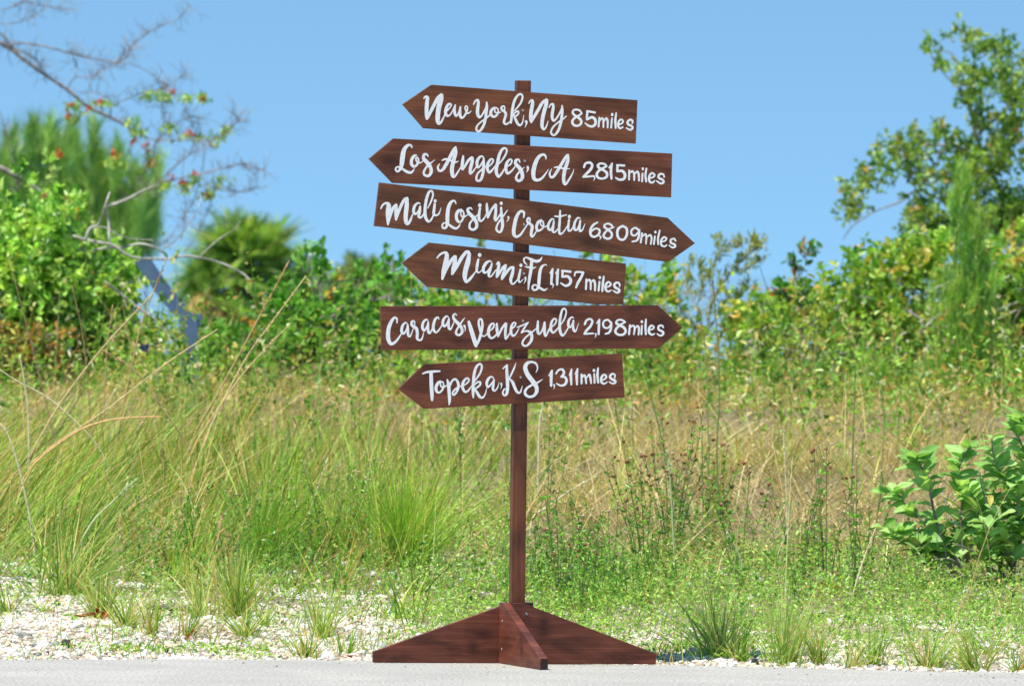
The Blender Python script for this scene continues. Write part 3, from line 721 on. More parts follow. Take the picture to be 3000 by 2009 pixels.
def smooth3(pts, n=5):
    P = np.array([tuple(p) for p in pts], float)
    if len(P) < 3: return P
    P = np.vstack([2 * P[0] - P[1], P, 2 * P[-1] - P[-2]]); out = []
    for i in range(1, len(P) - 2):
        for k in range(n):
            t = k / n
            out.append(0.5 * ((2 * P[i]) + (-P[i - 1] + P[i + 1]) * t + (2 * P[i - 1] - 5 * P[i] + 4 * P[i + 1] - P[i + 2]) * t * t + (-P[i - 1] + 3 * P[i] - 3 * P[i + 1] + P[i + 2]) * t ** 3))
    out.append(P[-2]); return np.array(out)
def blob_points(n, ell, y, depth, shell=0.35):
    """ell: list of (px,py,rx,ry[,weight]) photo-pixel ellipses standing at world distance y"""
    ws = np.array([e[2] * e[3] * (e[4] if len(e) > 4 else 1) for e in ell], float); ws /= ws.sum()
    k = rng.choice(len(ell), n, p=ws); sc = (y + 30) / FPX
    cen = np.array([tuple(at(e[0], e[1], y)) for e in ell])[k]
    rad = np.array([(e[2] * sc, depth, e[3] * sc) for e in ell])[k]
    m = 7                                  # leaves gather in clumps, with gaps between them
    cu = nrm(rng.normal(0, 1, (len(ell), m, 3))) * (rng.uniform(0, 1, (len(ell), m, 1)) ** 0.45) * 0.86
    cs = rng.uniform(0.14, 0.34, (len(ell), m))
    j = rng.integers(0, m, n); u = cu[k, j] + np.clip(rng.normal(0, 1, (n, 3)), -1.9, 1.9) * cs[k, j][:, None]
    lone = rng.random(n) < 0.12
    u2 = nrm(rng.normal(0, 1, (n, 3))) * (rng.uniform(0, 1, (n, 1)) ** shell)
    u = np.where(lone[:, None], u2, u)
    return cen + u * rad, u, k
def wseg(px0, px1, y): return (at(px1, 900, y) - at(px0, 900, y)).length

def bush(name, label, cat, ell, y, depth, nsprig, leaf, cols, wts, per=9, sprig=0.10, bark=None, limbs=(), var=0.2, lw=0.5, group=None, twig=True, up=0.7, mat=None):
    """limbs radiate from the base; sprigs of leaves stand on their ends and fill the crown"""
    bark = bark or M_BARK
    cx = np.mean([e[0] for e in ell]); base = at(cx, 1200, y); gz = float(ground_z(base.x, base.y)); base.z = gz
    root = empty(name, tuple(base)); tag(root, label, cat, group)
    o0 = np.array(tuple(base))
    P, U, K = blob_points(nsprig, ell, y, depth)
    P = P[P[:, 2] > gz + 0.02]; nsp = len(P)
    sdir = nrm(rng.normal(0, 0.55, (nsp, 3)) + np.array([0, 0, up]) + nrm(P - np.array([base.x, base.y, P[:, 2].mean()]))[:, :] * 0.5)
    g = Geo()
    tt = rng.uniform(0.0, 1.0, (nsp, per)); L0 = sprig * rng.uniform(0.6, 1.4, (nsp, 1))
    lp = P[:, None] + sdir[:, None] * (tt * L0)[..., None]
    ld = nrm(sdir[:, None] * 0.6 + rng.normal(0, 0.75, (nsp, per, 3)))
    n = nsp * per
    cc = jitter_cols(nsp, cols, wts, var) * 1.22
    cc = np.repeat(cc, per, 0) * rng.uniform(0.85, 1.15, (n, 1))
    sz = leaf * rng.uniform(0.6, 1.25, n)
    leaves(g, lp.reshape(-1, 3) - o0, ld.reshape(-1, 3), sz, sz * lw, cc)
    g.build('crown', mat or M_LEAF, root)
    tg = Geo()
    if twig:
        m = min(nsp, 260); ii = rng.choice(nsp, m, replace=False)
        for i in ii:
            e = ell[K[i]] if i < len(K) else ell[0]
            c = np.array(tuple(at(e[0], e[1] + e[3] * 0.5, y)))
            a = P[i] + sdir[i] * L0[i]; mid = P[i] * 0.6 + c * 0.4 + rng.normal(0, 0.03, 3)
            tube(tg, smooth3([mid - o0, P[i] - o0, a - o0], 2), np.linspace(0.006, 0.002, 5), k=3)
    for j, e in enumerate(ell):
        if (name.endswith('tree') and limbs) or nsprig < 60: break
        c = np.array(tuple(at(e[0], e[1], y))); b = o0 + np.array([(c[0] - o0[0]) * 0.35, rng.normal(0, 0.1), 0.0]); b[2] = gz - 0.02
        mid = (b + c) / 2 + rng.normal(0, 0.06, 3)
        tube(tg, smooth3([b - o0, mid - o0, c - o0, c - o0 + (0, 0, e[3] * (y + 30) / FPX * 0.5)], 4), np.linspace(0.012, 0.004, 13), k=5)
    for pts, r0, r1 in limbs:
        w3 = [np.array(tuple(at(px, py, y + (depth * 0.5 if name.endswith('tree') else -depth * 0.8)))) - o0 for px, py in pts]; w3 = smooth3(w3, 4)
        tube(tg, w3, np.linspace(r0, r1, len(w3)), k=6)
    tg.build('trunk', bark, root, smooth=True)
    return root

GREENS = ['4f7a1e', '6b9a2a', '37611b', '8fb43a', 'b3b04a', 'c78a35']
# ------------------------------------------------------------------ far and middle background
# far dome-shaped tree behind the left edge of the boards
bush('distant_tree', 'small blurred olive-green treetop far off, left of the lettered boards', 'tree', [(1050, 830, 60, 42), (1095, 870, 70, 50), (1000, 880, 60, 40)], 95, 1.2, 900, 0.09, ['6d7f3c', '8a9850', '566c30'], [3, 2, 2], per=6, sprig=0.25)

# feathery australian pine at the left
def needle_tree(name, label, wisps, y, depth, n, L, cols, wts, lean=0.12, per=26, wid=0.006, trunk=None):
    cx = np.mean([w_[0] for w_ in wisps]); base = at(cx, 1200, y); gz = float(ground_z(base.x, base.y)); base.z = gz
    root = empty(name, tuple(base)); tag(root, label, 'tree'); o0 = np.array(tuple(base))
    g = Geo(); P, U, K = blob_points(n, wisps, y, depth, 0.5); P = P[P[:, 2] > gz + 0.05]; n = len(P)
    cc = jitter_cols(n, cols, wts, 0.25) * 1.3
    sd_ = nrm(np.stack([rng.normal(lean, 0.22, n), rng.normal(0, 0.25, n), rng.uniform(0.7, 1.2, n)], -1))
    tt = rng.uniform(-0.5, 0.5, (n, per, 1)); bp = P[:, None] + sd_[:, None] * tt * L * 1.3
    vv = nrm(sd_[:, None] + rng.normal(0, 0.42, (n, per, 3))) * L * rng.uniform(0.35, 0.9, (n, per, 1))
    blades(g, bp.reshape(-1, 3) - o0, vv.reshape(-1, 3), wid, 0.02 * L, np.repeat(cc, per, 0), segs=1)
    g.build('crown', M_LEAF, root)
    tg = Geo()
    for e in wisps:
        c = np.array(tuple(at(e[0], e[1] - e[3] * 0.6, y))); b = np.array([o0[0] + (c[0] - o0[0]) * 0.5, o0[1], gz])
        tube(tg, smooth3([b - o0, (b + c) / 2 + rng.normal(0, 0.05, 3) - o0, c - o0], 4), np.linspace(0.010, 0.003, 9) * (y + 30) / 75, k=5)
    tg.build('trunk', M_BARKD, root)
    return root
wis = [(60, 620, 90, 90), (160, 600, 60, 90), (250, 640, 70, 110), (340, 640, 60, 110), (420, 660, 45, 100), (10, 520, 16, 70), (62, 520, 14, 80), (115, 490, 15, 90), (170, 500, 13, 90), (228, 500, 14, 90), (285, 520, 14, 80), (340, 540, 14, 80), (395, 560, 13, 80), (-60, 560, 30, 100), (30, 700, 120, 160), (200, 700, 150, 140), (380, 720, 90, 110),
       (-120, 600, 120, 200), (90, 430, 16, 60), (145, 420, 14, 60), (205, 440, 14, 60), (275, 440, 14, 65), (30, 460, 20, 55), (345, 480, 14, 50), (-60, 440, 20, 60), (450, 540, 18, 50)]
needle_tree('australian_pine', 'large blurred feathery green pine behind the bare branches at the left', wis, 48, 0.9, 3600, 0.22, ['628c38', '7aa048', '4c7832', '90b056', '3e6c3c'], [4, 4, 2, 2, 1.5], wid=0.009)

# bare branches with orange flowers, reaching in from the left
def tree_branches():
    y = 30; base = np.array([-4.2, y, float(ground_z(-4.2, y))]); root = empty('flowering_tree', tuple(base))
    tag(root, 'nearly leafless grey tree with orange-red flowers reaching in from the left edge', 'tree')
    g = Geo(); W = lambda px, py, dy=0.0: np.array(tuple(at(px, py, y + dy))) - base
    S = 0.3826  # zoom window scale 800/2091
    Z = lambda x, yy: (x * S, yy * S)
    lines = [
      ([(-420, 480), (-250, 250), (-60, 110), (0, 128), (25, 140), (110, 205), (195, 262), (260, 315), (325, 345), (380, 375), (425, 400)], 9, 4.5),
      ([(-140, 60), (0, 98), (35, 140), (85, 160), (110, 182), (135, 218)], 4.5, 2.2),
      ([(25, 136), (60, 127), (130, 136), (200, 155), (270, 172), (355, 181), (390, 132), (450, 88), (520, 55), (560, 10)], 4.2, 1.2),
      ([(195, 262), (222, 226), (265, 228), (305, 200), (345, 185), (370, 150), (400, 120)], 2.6, 1.0),
      ([(222, 226), (220, 180), (200, 150)], 1.6, 0.8),
      ([(375, 183), (430, 208), (460, 230), (475, 262), (510, 240), (545, 215)], 1.8, 0.8),
      ([(325, 345), (325, 318), (350, 300), (410, 275), (440, 268), (490, 262)], 2.6, 1.2),
      ([(425, 400), (455, 410), (490, 385), (550, 345), (610, 350)], 2.6, 1.2),
      ([(455, 410), (520, 412), (580, 412), (620, 410), (665, 385), (695, 355), (680, 330)], 2.6, 1.4), ([(695, 355), (720, 362)], 1.6, 0.8),
      ([(455, 410), (452, 440), (430, 490), (400, 540)], 2.6, 1.6),
      ([(470, 530), (510, 490), (560, 450), (600, 435)], 2.8, 1.4),
      ([(470, 535), (530, 522), (600, 508), (670, 490), (705, 480), (740, 490), (775, 497)], 3.2, 1.2),
      ([(705, 480), (740, 505), (752, 530), (735, 560), (690, 562), (640, 555), (600, 540)], 1.6, 1.0),
      ([(320, 600), (380, 580), (430, 555), (470, 530)], 3.5, 2.8),
      ([(-300, 40), (-60, 40), (30, 22), (70, 8), (120, 15), (180, 28)], 2.5, 0.9), ([(0, 72), (60, 64), (110, 40), (150, -10)], 2.0, 1.0),
      ([(540, 440), (535, 520), (545, 620), (530, 700)], 1.4, 1.2), ([(600, 440), (590, 510), (560, 600), (500, 690), (478, 720)], 1.8, 1.4), ([(640, 520), (615, 600), (580, 680), (540, 740)], 1.6, 1.2),
      ([(-60, 250), (0, 330), (20, 400), (35, 470), (50, 560), (60, 640)], 1.6, 1.6),
      ([(430, 490), (440, 440), (470, 400), (480, 340), (470, 300)], 1.4, 0.8), ([(215, 270), (280, 272), (315, 290)], 1.2, 0.7),
      ([(560, 450), (575, 400), (560, 350), (540, 320)], 1.2, 0.7),
    ]
    sc = (y + 30) / FPX; ends = []
    for pts, r0, r1 in lines:
        jit = rng.normal(0, 0.12)
        w3 = smooth3([W(px, py, jit * (i / max(len(pts) - 1, 1))) for i, (px, py) in enumerate(pts)], 5)
        tube(g, w3, np.linspace(r0, r1, len(w3)) * sc * 0.82, k=5); ends.append(w3)
    # fine twigs
    for w3 in ends:
        Lp = len(w3)
        for i in range(int(Lp * 1.7)):
            k = int(rng.integers(Lp // 3, Lp)); d = nrm(rng.normal(0, 1, 3) * [1, 0.6, 0.9] + [0.25, 0, 0.35]); ln = rng.uniform(0.05, 0.16)
            mid = w3[k] + d * ln * 0.5 + rng.normal(0, 0.012, 3); tube(g, [w3[k], mid, mid + nrm(d + rng.normal(0, 0.5, 3)) * ln * 0.5], [0.9 * sc, 0.7 * sc, 0.4 * sc], k=3)
            if rng.random() < 0.5: tube(g, [mid, mid + nrm(d + rng.normal(0, 0.9, 3)) * ln * 0.5], [0.7 * sc, 0.4 * sc], k=3)
    g.build('branch', M_BARK, root, smooth=True)
    lc = [(300, 308, 30, 14), (215, 315, 18, 10), (440, 283, 20, 14), (490, 285, 22, 12), (545, 287, 16, 9), (595, 288, 12, 8), (560, 408, 40, 12), (640, 410, 24, 18), (500, 380, 20, 8),
          (380, 358, 26, 10), (400, 390, 20, 8), (345, 475, 40, 20), (570, 530, 22, 12), (650, 530, 26, 16), (545, 555, 20, 12), (610, 572, 20, 8), (440, 480, 20, 40), (220, 350, 18, 18), (665, 385, 14, 8), (480, 545, 20, 12)]
    for c in lc:
        lg = Geo(); P, U, K = blob_points(42, [(c[0], c[1], c[2] * 1.3, c[3] * 1.15)], y, 0.08); nn = len(P)
        leaves(lg, P - base, rng.normal(0, 1, (nn, 3)), 0.045, 0.016, jitter_cols(nn, ['8db24c', '6b9a3c', 'b3c86a', 'a0b070'], [3, 3, 2, 1]) * 1.4); lg.build('leaf_cluster', M_LEAF, root)['kind'] = 'stuff'
    fc = [(288, 300, 20, 8), (208, 308, 12, 7), (200, 336, 8, 6), (505, 270, 12, 9), (592, 288, 10, 7), (555, 392, 18, 8), (615, 425, 10, 7), (335, 455, 18, 14), (425, 432, 12, 15), (393, 415, 9, 8),
          (170, 452, 9, 12), (438, 478, 12, 10), (500, 520, 14, 8), (530, 537, 12, 8), (570, 508, 8, 6), (605, 572, 10, 6), (262, 318, 10, 6)]
    for c in fc:
        lg = Geo(); P, U, K = blob_points(12, [c], y - 0.04, 0.03); nn = len(P)
        leaves(lg, P - base, rng.normal(0, 1, (nn, 3)), 0.026, 0.02, jitter_cols(nn, [(0.62, 0.13, 0.06), (0.66, 0.22, 0.07), (0.5, 0.10, 0.06)], [3, 2, 1])); lg.build('flower_cluster', M_PETAL, root)
tree_branches()

# thick dead limb at the left edge
def dead_wood(name, label, lines, y, mat=M_BARKW, cat='branch'):
    p0 = np.array(tuple(at(lines[0][0][0][0], lines[0][0][0][1], y))); root = empty(name, tuple(p0)); tag(root, label, cat); sc = (y + 30) / FPX
    for pts, r0, r1 in lines:
        r0 *= 0.72; r1 *= 0.72; g = Geo(); w3 = smooth3([np.array(tuple(at(px, py, y + rng.normal(0, 0.04)))) - p0 for px, py in pts], 5)
        tube(g, w3, np.linspace(r0, r1, len(w3)) * sc, k=6); g.build('limb', mat, root, smooth=True)
dead_wood('dead_branch', 'thick grey-brown dead limb sloping down into the bush at the left edge', [([(-260, 420), (-80, 470), (0, 492), (45, 515), (90, 545), (135, 575), (165, 600), (185, 625)], 13, 9)], 18.6, M_BARK)
k_ = 0.4464
ZL = lambda *p: [(a * k_, 500 + b * k_) for a, b in p]
dead_wood('dead_branch', 'pale grey tangle of bare branches over the bush, in front of the palm', [
    (ZL((480, 430), (560, 455), (640, 470), (740, 490), (820, 545), (900, 575), (1000, 578), (1100, 580), (1210, 560), (1310, 570), (1400, 590), (1500, 625), (1600, 680), (1670, 745)), 7, 3),
    (ZL((560, 460), (590, 380), (650, 345), (690, 230), (720, 140)), 6, 3), (ZL((690, 230), (712, 320), (715, 430), (722, 480)), 6, 4.5),
    (ZL((712, 235), (830, 190), (930, 135), (1030, 100)), 5, 3.5), (ZL((1310, 565), (1390, 490), (1450, 440), (1530, 390), (1580, 330)), 3.2, 1.5),
    (ZL((590, 530), (680, 510), (820, 500), (930, 480), (1050, 520), (1100, 575)), 6, 3), (ZL((600, 380), (680, 370), (800, 430), (900, 450), (1010, 455)), 2.5, 1.6),
    (ZL((1080, 580), (1060, 530), (1180, 430), (1290, 260), (1320, 160)), 2.5, 1.5),
    (ZL((690, 730), (780, 800), (900, 895), (1010, 970), (1090, 1060), (1160, 1180), (1230, 1260), (1290, 1320)), 6, 5),
    (ZL((780, 760), (860, 730), (920, 715)), 3, 2), (ZL((900, 690), (930, 760), (960, 830)), 3, 2)], 17.0, M_BARKW)

# cabbage palm
def palm():
    y = 62; c0 = at(718, 815, y); base = np.array([c0.x, y, float(ground_z(c0.x, y))]); root = empty('cabbage_palm', tuple(base))
    tag(root, 'blurred fan-leaved palm with brown skirt of dead fronds, left of the sign', 'palm tree'); sc = (y + 30) / FPX
    hub = np.array(tuple(c0)) - base
    tg = Geo(); tube(tg, [(0, 0, 0), hub * [1, 1, 0.5], hub], [0.14, 0.12, 0.12], k=10); tg.build('trunk', M_BARKD, root, smooth=True)
    for i in range(100):
        dead = i >= 76
        el = rng.uniform(-0.55, 1.4) if not dead else rng.uniform(-1.1, -0.2); az = rng.uniform(0, 6.28)
        if dead: az = rng.uniform(2.4, 4.6) if i % 3 else rng.uniform(0, 6.28)
        d = np.array([math.cos(az) * math.cos(el), math.sin(az) * math.cos(el) * 0.9, math.sin(el)])
        petl = rng.uniform(70, 150) * sc * (0.95 if not dead else 0.8); tip = hub + d * petl * np.array([1.3, 1, 1])
        g = Geo(); pc = jitter_cols(1, ['7a8f3a'] if not dead else ['8c6a3c'], [1])[0]
        tube(g, [hub, hub + d * petl * 0.5 + (0, 0, 0.02), tip], [0.012, 0.010, 0.008], pc, k=4)
        n = 34; side = nrm(np.cross(d, [0, 0, 1.0])); upv = np.cross(side, d); ro = rng.normal(0, 0.8); side, upv = side * math.cos(ro) + upv * math.sin(ro), upv * math.cos(ro) - side * math.sin(ro)
        a = np.linspace(-1.9, 1.9, n); L = (1 - 0.3 * (abs(a) / 1.9) ** 2) * rng.uniform(95, 130) * sc * (1 if not dead else 0.75)
        v = (np.cos(a)[:, None] * d + np.sin(a)[:, None] * side - upv * 0.15 * abs(a)[:, None]) * L[:, None]; v[:, 2] -= L * (0.25 if not dead else 0.6)
        cc = jitter_cols(n, ['648a34', '86a04c', '4c7028', 'a4b070'] if not dead else ['b08a50', 'c2a66c', '8a6a3c'], [3, 3, 2, 1] if not dead else [2, 2, 1], 0.15) * rng.uniform(0.8, 1.2)
        blades(g, np.repeat(tip[None], n, 0), v, 0.045, L * 0.12, cc * 1.4, segs=3, taper=0.8)
        g.build('frond', M_LEAF if not dead else M_DRY, root)
palm()

# blue-grey painted metal leg seen through the bushes
def blue_frame():
    y = 17.3; m, N, L, B = new_mat('faded_blue_paint'); B.inputs['Roughness'].default_value = 0.5
    t_ = N.new('ShaderNodeTexCoord'); q = N.new('ShaderNodeTexNoise'); q.inputs['Scale'].default_value = 9; L.new(t_.outputs['Object'], q.inputs['Vector'])
    rr = N.new('ShaderNodeValToRGB'); rr.color_ramp.elements[0].color = (0.05, 0.10, 0.22, 1); rr.color_ramp.elements[1].color = (0.14, 0.22, 0.36, 1); L.new(q.outputs['Fac'], rr.inputs[0]); L.new(rr.outputs[0], B.inputs['Base Color'])
    p0 = np.array(tuple(at(556, 1120, y))); root = empty('blue_metal_frame', tuple(p0)); tag(root, 'blue-grey slanting metal beam on an upright leg, seen between bush and palm', 'metal frame'); sc = (y + 30) / FPX
    W = lambda px, py: np.array(tuple(at(px, py, y))) - p0
    def barq(name, pts, wd, dp):
        g = Geo(); P = [W(*p) for p in pts]
        for a, b in zip(P[:-1], P[1:]):
            d = nrm(b - a); s = nrm(np.cross(d, [0, 1, 0])) * wd * sc / 2; f = np.array([0, dp * sc / 2, 0])
            v = [a - s - f, a + s - f, a + s + f, a - s + f, b - s - f, b + s - f, b + s + f, b - s + f]
            g.add(v, [[0, 1, 5, 4], [1, 2, 6, 5], [2, 3, 7, 6], [3, 0, 4, 7], [0, 3, 2, 1], [4, 5, 6, 7]])
        g.build(name, m, root)
    barq('beam', [(412, 755), (478, 850), (572, 965)], 44, 26); barq('leg', [(552, 925), (558, 1150)], 52, 34); barq('brace', [(556, 940), (592, 925)], 20, 18)
    y2 = y - 0.5; m2, N, L, B = new_mat('dark_blue_fabric'); B.inputs['Base Color'].default_value = (0.012, 0.018, 0.09, 1); B.inputs['Roughness'].default_value = 0.7
    g = Geo(); c = np.array(tuple(at(440, 1018, y2))); s2 = (y2 + 30) / FPX
    th = np.linspace(0, math.pi, 8); ring_ = [np.array([(-30 + 8 * math.sin(i)) , 0, 0]) for i in range(2)]
    prof = [(-34, 14), (-26, 20), (20, 20), (30, 2), (26, -14), (-4, -20), (-26, -8)]
    v = [(x * s2, -0.04, z * s2) for x, z in [(a, -b) for a, b in prof]] + [(x * s2 * 0.9, 0.06, z * s2 * 0.9) for x, z in [(a, -b) for a, b in prof]]; n = len(prof)
    me = bpy.data.meshes.new('blue_bundle'); me.from_pydata(v, [], [list(range(n)), list(range(2 * n - 1, n - 1, -1))] + [[(i + 1) % n, i, n + i, n + (i + 1) % n] for i in range(n)]); me.materials.append(m2)
    o = link('blue_bundle', me); o.location = tuple(c); tag(o, 'small dark navy bundle lying in the bush below the blue beam', 'bundle')
blue_frame()

# bright bush at the left
bush('broadleaf_bush', 'dense bright green bush filling the left edge below the bare branches', 'bush',
     [(-60, 900, 220, 300), (110, 900, 200, 270), (60, 720, 160, 110), (190, 700, 60, 110), (200, 630, 40, 60), (300, 900, 110, 190), (330, 1050, 150, 130), (430, 1090, 130, 90), (360, 800, 50, 60), (-180, 740, 160, 180)],
     17.5, 0.55, 2700, 0.048, ['8ab84c', 'a5cc68', '669a3c', 'bcd684', '4a7f2c', 'c2a055'], [5, 5, 3, 3, 1.5, 0.5], per=8, sprig=0.08, lw=0.55)
bush('broadleaf_bush', 'low rust-tinged bush in the lower left beneath the bright green one', 'bush',
     [(40, 1060, 130, 70), (-80, 1040, 120, 90), (130, 1000, 70, 50)], 16.8, 0.3, 420, 0.04, ['a07c35', 'b98a45', '7f8a35', '6b8f30'], [3, 2, 3, 3], per=7, sprig=0.07)
# bushes between the palm and the sign
bush('mangrove_bush', 'dark green leafy bush left of the sign, right of the palm', 'bush',
     [(950, 960, 130, 120), (860, 1010, 150, 120), (1080, 990, 110, 130), (720, 1060, 150, 90), (905, 770, 30, 30, .6), (935, 820, 40, 45, .7), (1100, 820, 50, 35, .6), (1150, 780, 26, 40, .6), (1180, 860, 45, 45, .6), (1000, 880, 70, 45, .6), (860, 900, 50, 40, .6), (600, 1090, 120, 70)],
     19, 0.5, 950, 0.05, ['4a8a2a', '66a23c', '86b850', '3a7026', 'c9a040'], [4, 4, 3, 2, 0.3], per=7, sprig=0.09, lw=0.62)
bush('mangrove_bush', 'green and yellow bush behind the boards, right of the post', 'bush',
     [(1350, 900, 90, 60, .6), (1420, 730, 22, 24, .5), (1330, 960, 110, 90), (1480, 1010, 160, 120), (1640, 1030, 150, 110), (1760, 760, 70, 28, .5), (1800, 830, 60, 60, .6), (1890, 900, 90, 110, .8), (1800, 1040, 140, 120), (1950, 1060, 130, 100), (1250, 1060, 120, 80)],
     19.5, 0.5, 1250, 0.048, ['6aa236', '94b84c', '4a8028', 'b8b255', 'c8a860'], [4, 4, 2, 1.5, 1], per=7, sprig=0.09, lw=0.62)
# pale willow-like shrub
def wispy(name, label, lines, y, nleaf, leaf, cols, wts):
    p0 = at(lines[0][0][0][0], lines[0][0][0][1], y); base = np.array([p0.x, y, float(ground_z(p0.x, y))]); root = empty(name, tuple(base)); tag(root, label, 'shrub'); sc = (y + 30) / FPX
    tg = Geo(); g = Geo()
    for pts, r0, r1 in lines:
        w3 = smooth3([np.array(tuple(at(px, py, y + rng.normal(0, 0.08)))) - base for px, py in pts], 6); tube(tg, w3, np.linspace(r0, r1, len(w3)) * sc, k=4)
        n = int(nleaf * len(w3) / 12); k = rng.integers(len(w3) // 4, len(w3), n); P = w3[k] + rng.normal(0, 0.014, (n, 3))
        leaves(g, P, np.array([0.15, 0, 0.8]) + rng.normal(0, 0.5, (n, 3)), leaf * rng.uniform(0.6, 1.3, n), leaf * 0.24, jitter_cols(n, cols, wts))
    tg.build('stem', M_BARK, root); g.build('foliage', M_LEAF, root)
wispy('willow_shrub', 'pale yellow-green feathery shrub right behind the arrow tips', [
    ([(2080, 1150), (2070, 1000), (2090, 880), (2140, 800), (2200, 740), (2240, 710)], 4, 1.5), ([(2090, 880), (2080, 800), (2110, 740), (2095, 700)], 3, 1.2), ([(2070, 1000), (2040, 900), (2010, 820), (2030, 760)], 3, 1.2),
    ([(2140, 800), (2180, 790), (2235, 760)], 2, 1), ([(2080, 960), (2120, 900), (2170, 860), (2190, 820)], 2.5, 1), ([(2040, 900), (2060, 830), (2050, 770)], 2, 1), ([(2080, 1000), (2030, 960), (1980, 880), (1960, 820)], 2.5, 1), ([(2110, 960), (2150, 930), (2160, 880)], 2, 1),
    ([(2110, 740), (2150, 720), (2175, 715)], 1.5, 1), ([(2200, 740), (2215, 715), (2205, 705)], 1.5, 1)], 20, 70, 0.042, ['a5ab5c', '8fa048', 'bdb878', '7b9340'], [3, 3, 2, 2])
# right-hand mass
WH = [([(2260, 1060), (2400, 1045), (2540, 1020), (2620, 1000)], 0.010, 0.006), ([(2330, 1030), (2370, 1060), (2395, 1110)], 0.012, 0.009), ([(2640, 900), (2700, 940), (2690, 985)], 0.008, 0.006), ([(2520, 1120), (2560, 1060), (2570, 1000)], 0.008, 0.005),
      ([(2480, 990), (2440, 1070), (2470, 1130)], 0.009, 0.006), ([(2690, 985), (2740, 930), (2800, 900)], 0.008, 0.005), ([(2700, 1150), (2690, 1080), (2720, 1010)], 0.009, 0.006), ([(2180, 1000), (2250, 1010), (2330, 1030)], 0.007, 0.006)]
bush('mangrove_bush', 'wide green and orange-flecked bush with white bare stems at the right', 'bush',
     [(2200, 1010, 90, 130, .8), (2300, 980, 130, 130), (2450, 960, 150, 160), (2600, 940, 150, 190), (2750, 900, 150, 220), (2900, 900, 160, 260), (2350, 900, 70, 50, .5), (2240, 910, 40, 40, .5), (2560, 800, 120, 70, .7), (2700, 760, 100, 80, .7), (2330, 830, 24, 40, .3), (3060, 900, 120, 300), (2250, 1090, 160, 80), (2500, 1110, 200, 80), (2800, 1110, 250, 80)],
     20, 0.6, 2900, 0.046, ['74a43c', '98bc50', '4c8028', 'b4bc5a', 'c89a4a', 'd0bc74'], [5, 5, 2.5, 3.5, 0.35, 1], per=7, sprig=0.09, lw=0.6, bark=M_BARKW, limbs=WH)
bush('mangrove_sprig', 'upright dark-leaved sprig with a red leaf above the right-hand bush', 'bush', [(2360, 750, 36, 16), (2340, 800, 22, 22), (2390, 745, 12, 10), (2300, 850, 22, 22), (2350, 860, 22, 30)], 19.2, 0.05, 22, 0.05, ['2f6b1a', '4c8a28', 'b03a20', 'c98f3a'], [5, 3, 0.7, 0.7], per=6, sprig=0.06, lw=0.5)
RT = [([(3150, 1150), (3060, 900), (2990, 700), (2930, 560), (2860, 400), (2830, 250)], 0.026, 0.006), ([(2990, 700), (2850, 640), (2700, 560), (2640, 590), (2560, 620)], 0.011, 0.004), ([(2900, 480), (2800, 430), (2700, 430), (2620, 470)], 0.012, 0.004),
      ([(2860, 400), (2960, 300), (2990, 180)], 0.010, 0.004), ([(2830, 250), (2790, 160), (2740, 150)], 0.006, 0.003), ([(2860, 400), (2840, 300), (2760, 210), (2720, 150)], 0.006, 0.003), ([(2560, 620), (2500, 660), (2470, 700)], 0.005, 0.003)]
bush('buttonwood_tree', 'tall open-crowned tree rising to the top right corner against the sky', 'tree',
     [(2720, 150, 30, 26), (2790, 110, 20, 26), (2810, 95, 10, 20, .6), (2750, 200, 30, 22), (2860, 150, 50, 40), (2950, 180, 50, 60), (2830, 230, 60, 34), (2900, 280, 70, 50), (2980, 330, 50, 80), (2880, 370, 50, 60), (2840, 300, 30, 30),
      (2700, 430, 90, 40), (2780, 400, 60, 26), (2620, 470, 70, 50), (2560, 520, 60, 50), (2520, 580, 60, 50), (2500, 630, 34, 24), (2680, 520, 60, 50), (2800, 470, 90, 70), (2920, 480, 90, 80), (2760, 590, 110, 70, .7), (2900, 620, 110, 100), (2700, 660, 60, 50, .6), (2990, 700, 80, 110), (2470, 700, 14, 14, .5), (3080, 350, 90, 250), (2660, 780, 90, 60, .5), (3080, 650, 90, 150), (2860, 520, 80, 70), (2950, 600, 70, 90), (2850, 690, 90, 80), (2930, 400, 60, 70), (2980, 250, 40, 70), (2760, 680, 90, 60), (2720, 720, 70, 70), (2690, 640, 40, 40)],
     27, 0.6, 1750, 0.045, ['6f963c', '8aa850', '527a30', 'a3a858', 'b8944c', '44703a'], [5, 5, 2.5, 0.8, 0.15, 1.2], per=7, sprig=0.085, lw=0.5, bark=M_BARK, limbs=RT)
needle_tree('pine_sapling', 'slim feathery green young pine standing before the right-hand bush', [(2820, 1000, 110, 170), (2830, 860, 95, 130), (2830, 740, 70, 120), (2820, 620, 45, 100), (2815, 540, 22, 60), (2900, 1040, 90, 120), (2790, 1100, 120, 70)], 17.3, 0.14, 1050, 0.085, ['86ac4c', '9cbf5c', '6a9a42', '4f8848'], [4, 3, 3, 1.5], wid=0.0032)
needle_tree('pine_sapling', 'small soft bright-green pine seedling low in front of the right-hand bush', [(2560, 1110, 60, 80), (2545, 1170, 60, 50)], 16.2, 0.1, 110, 0.07, ['7fae3a', '93bd4a', '5c9a2c'], [3, 2, 2], wid=0.0026)

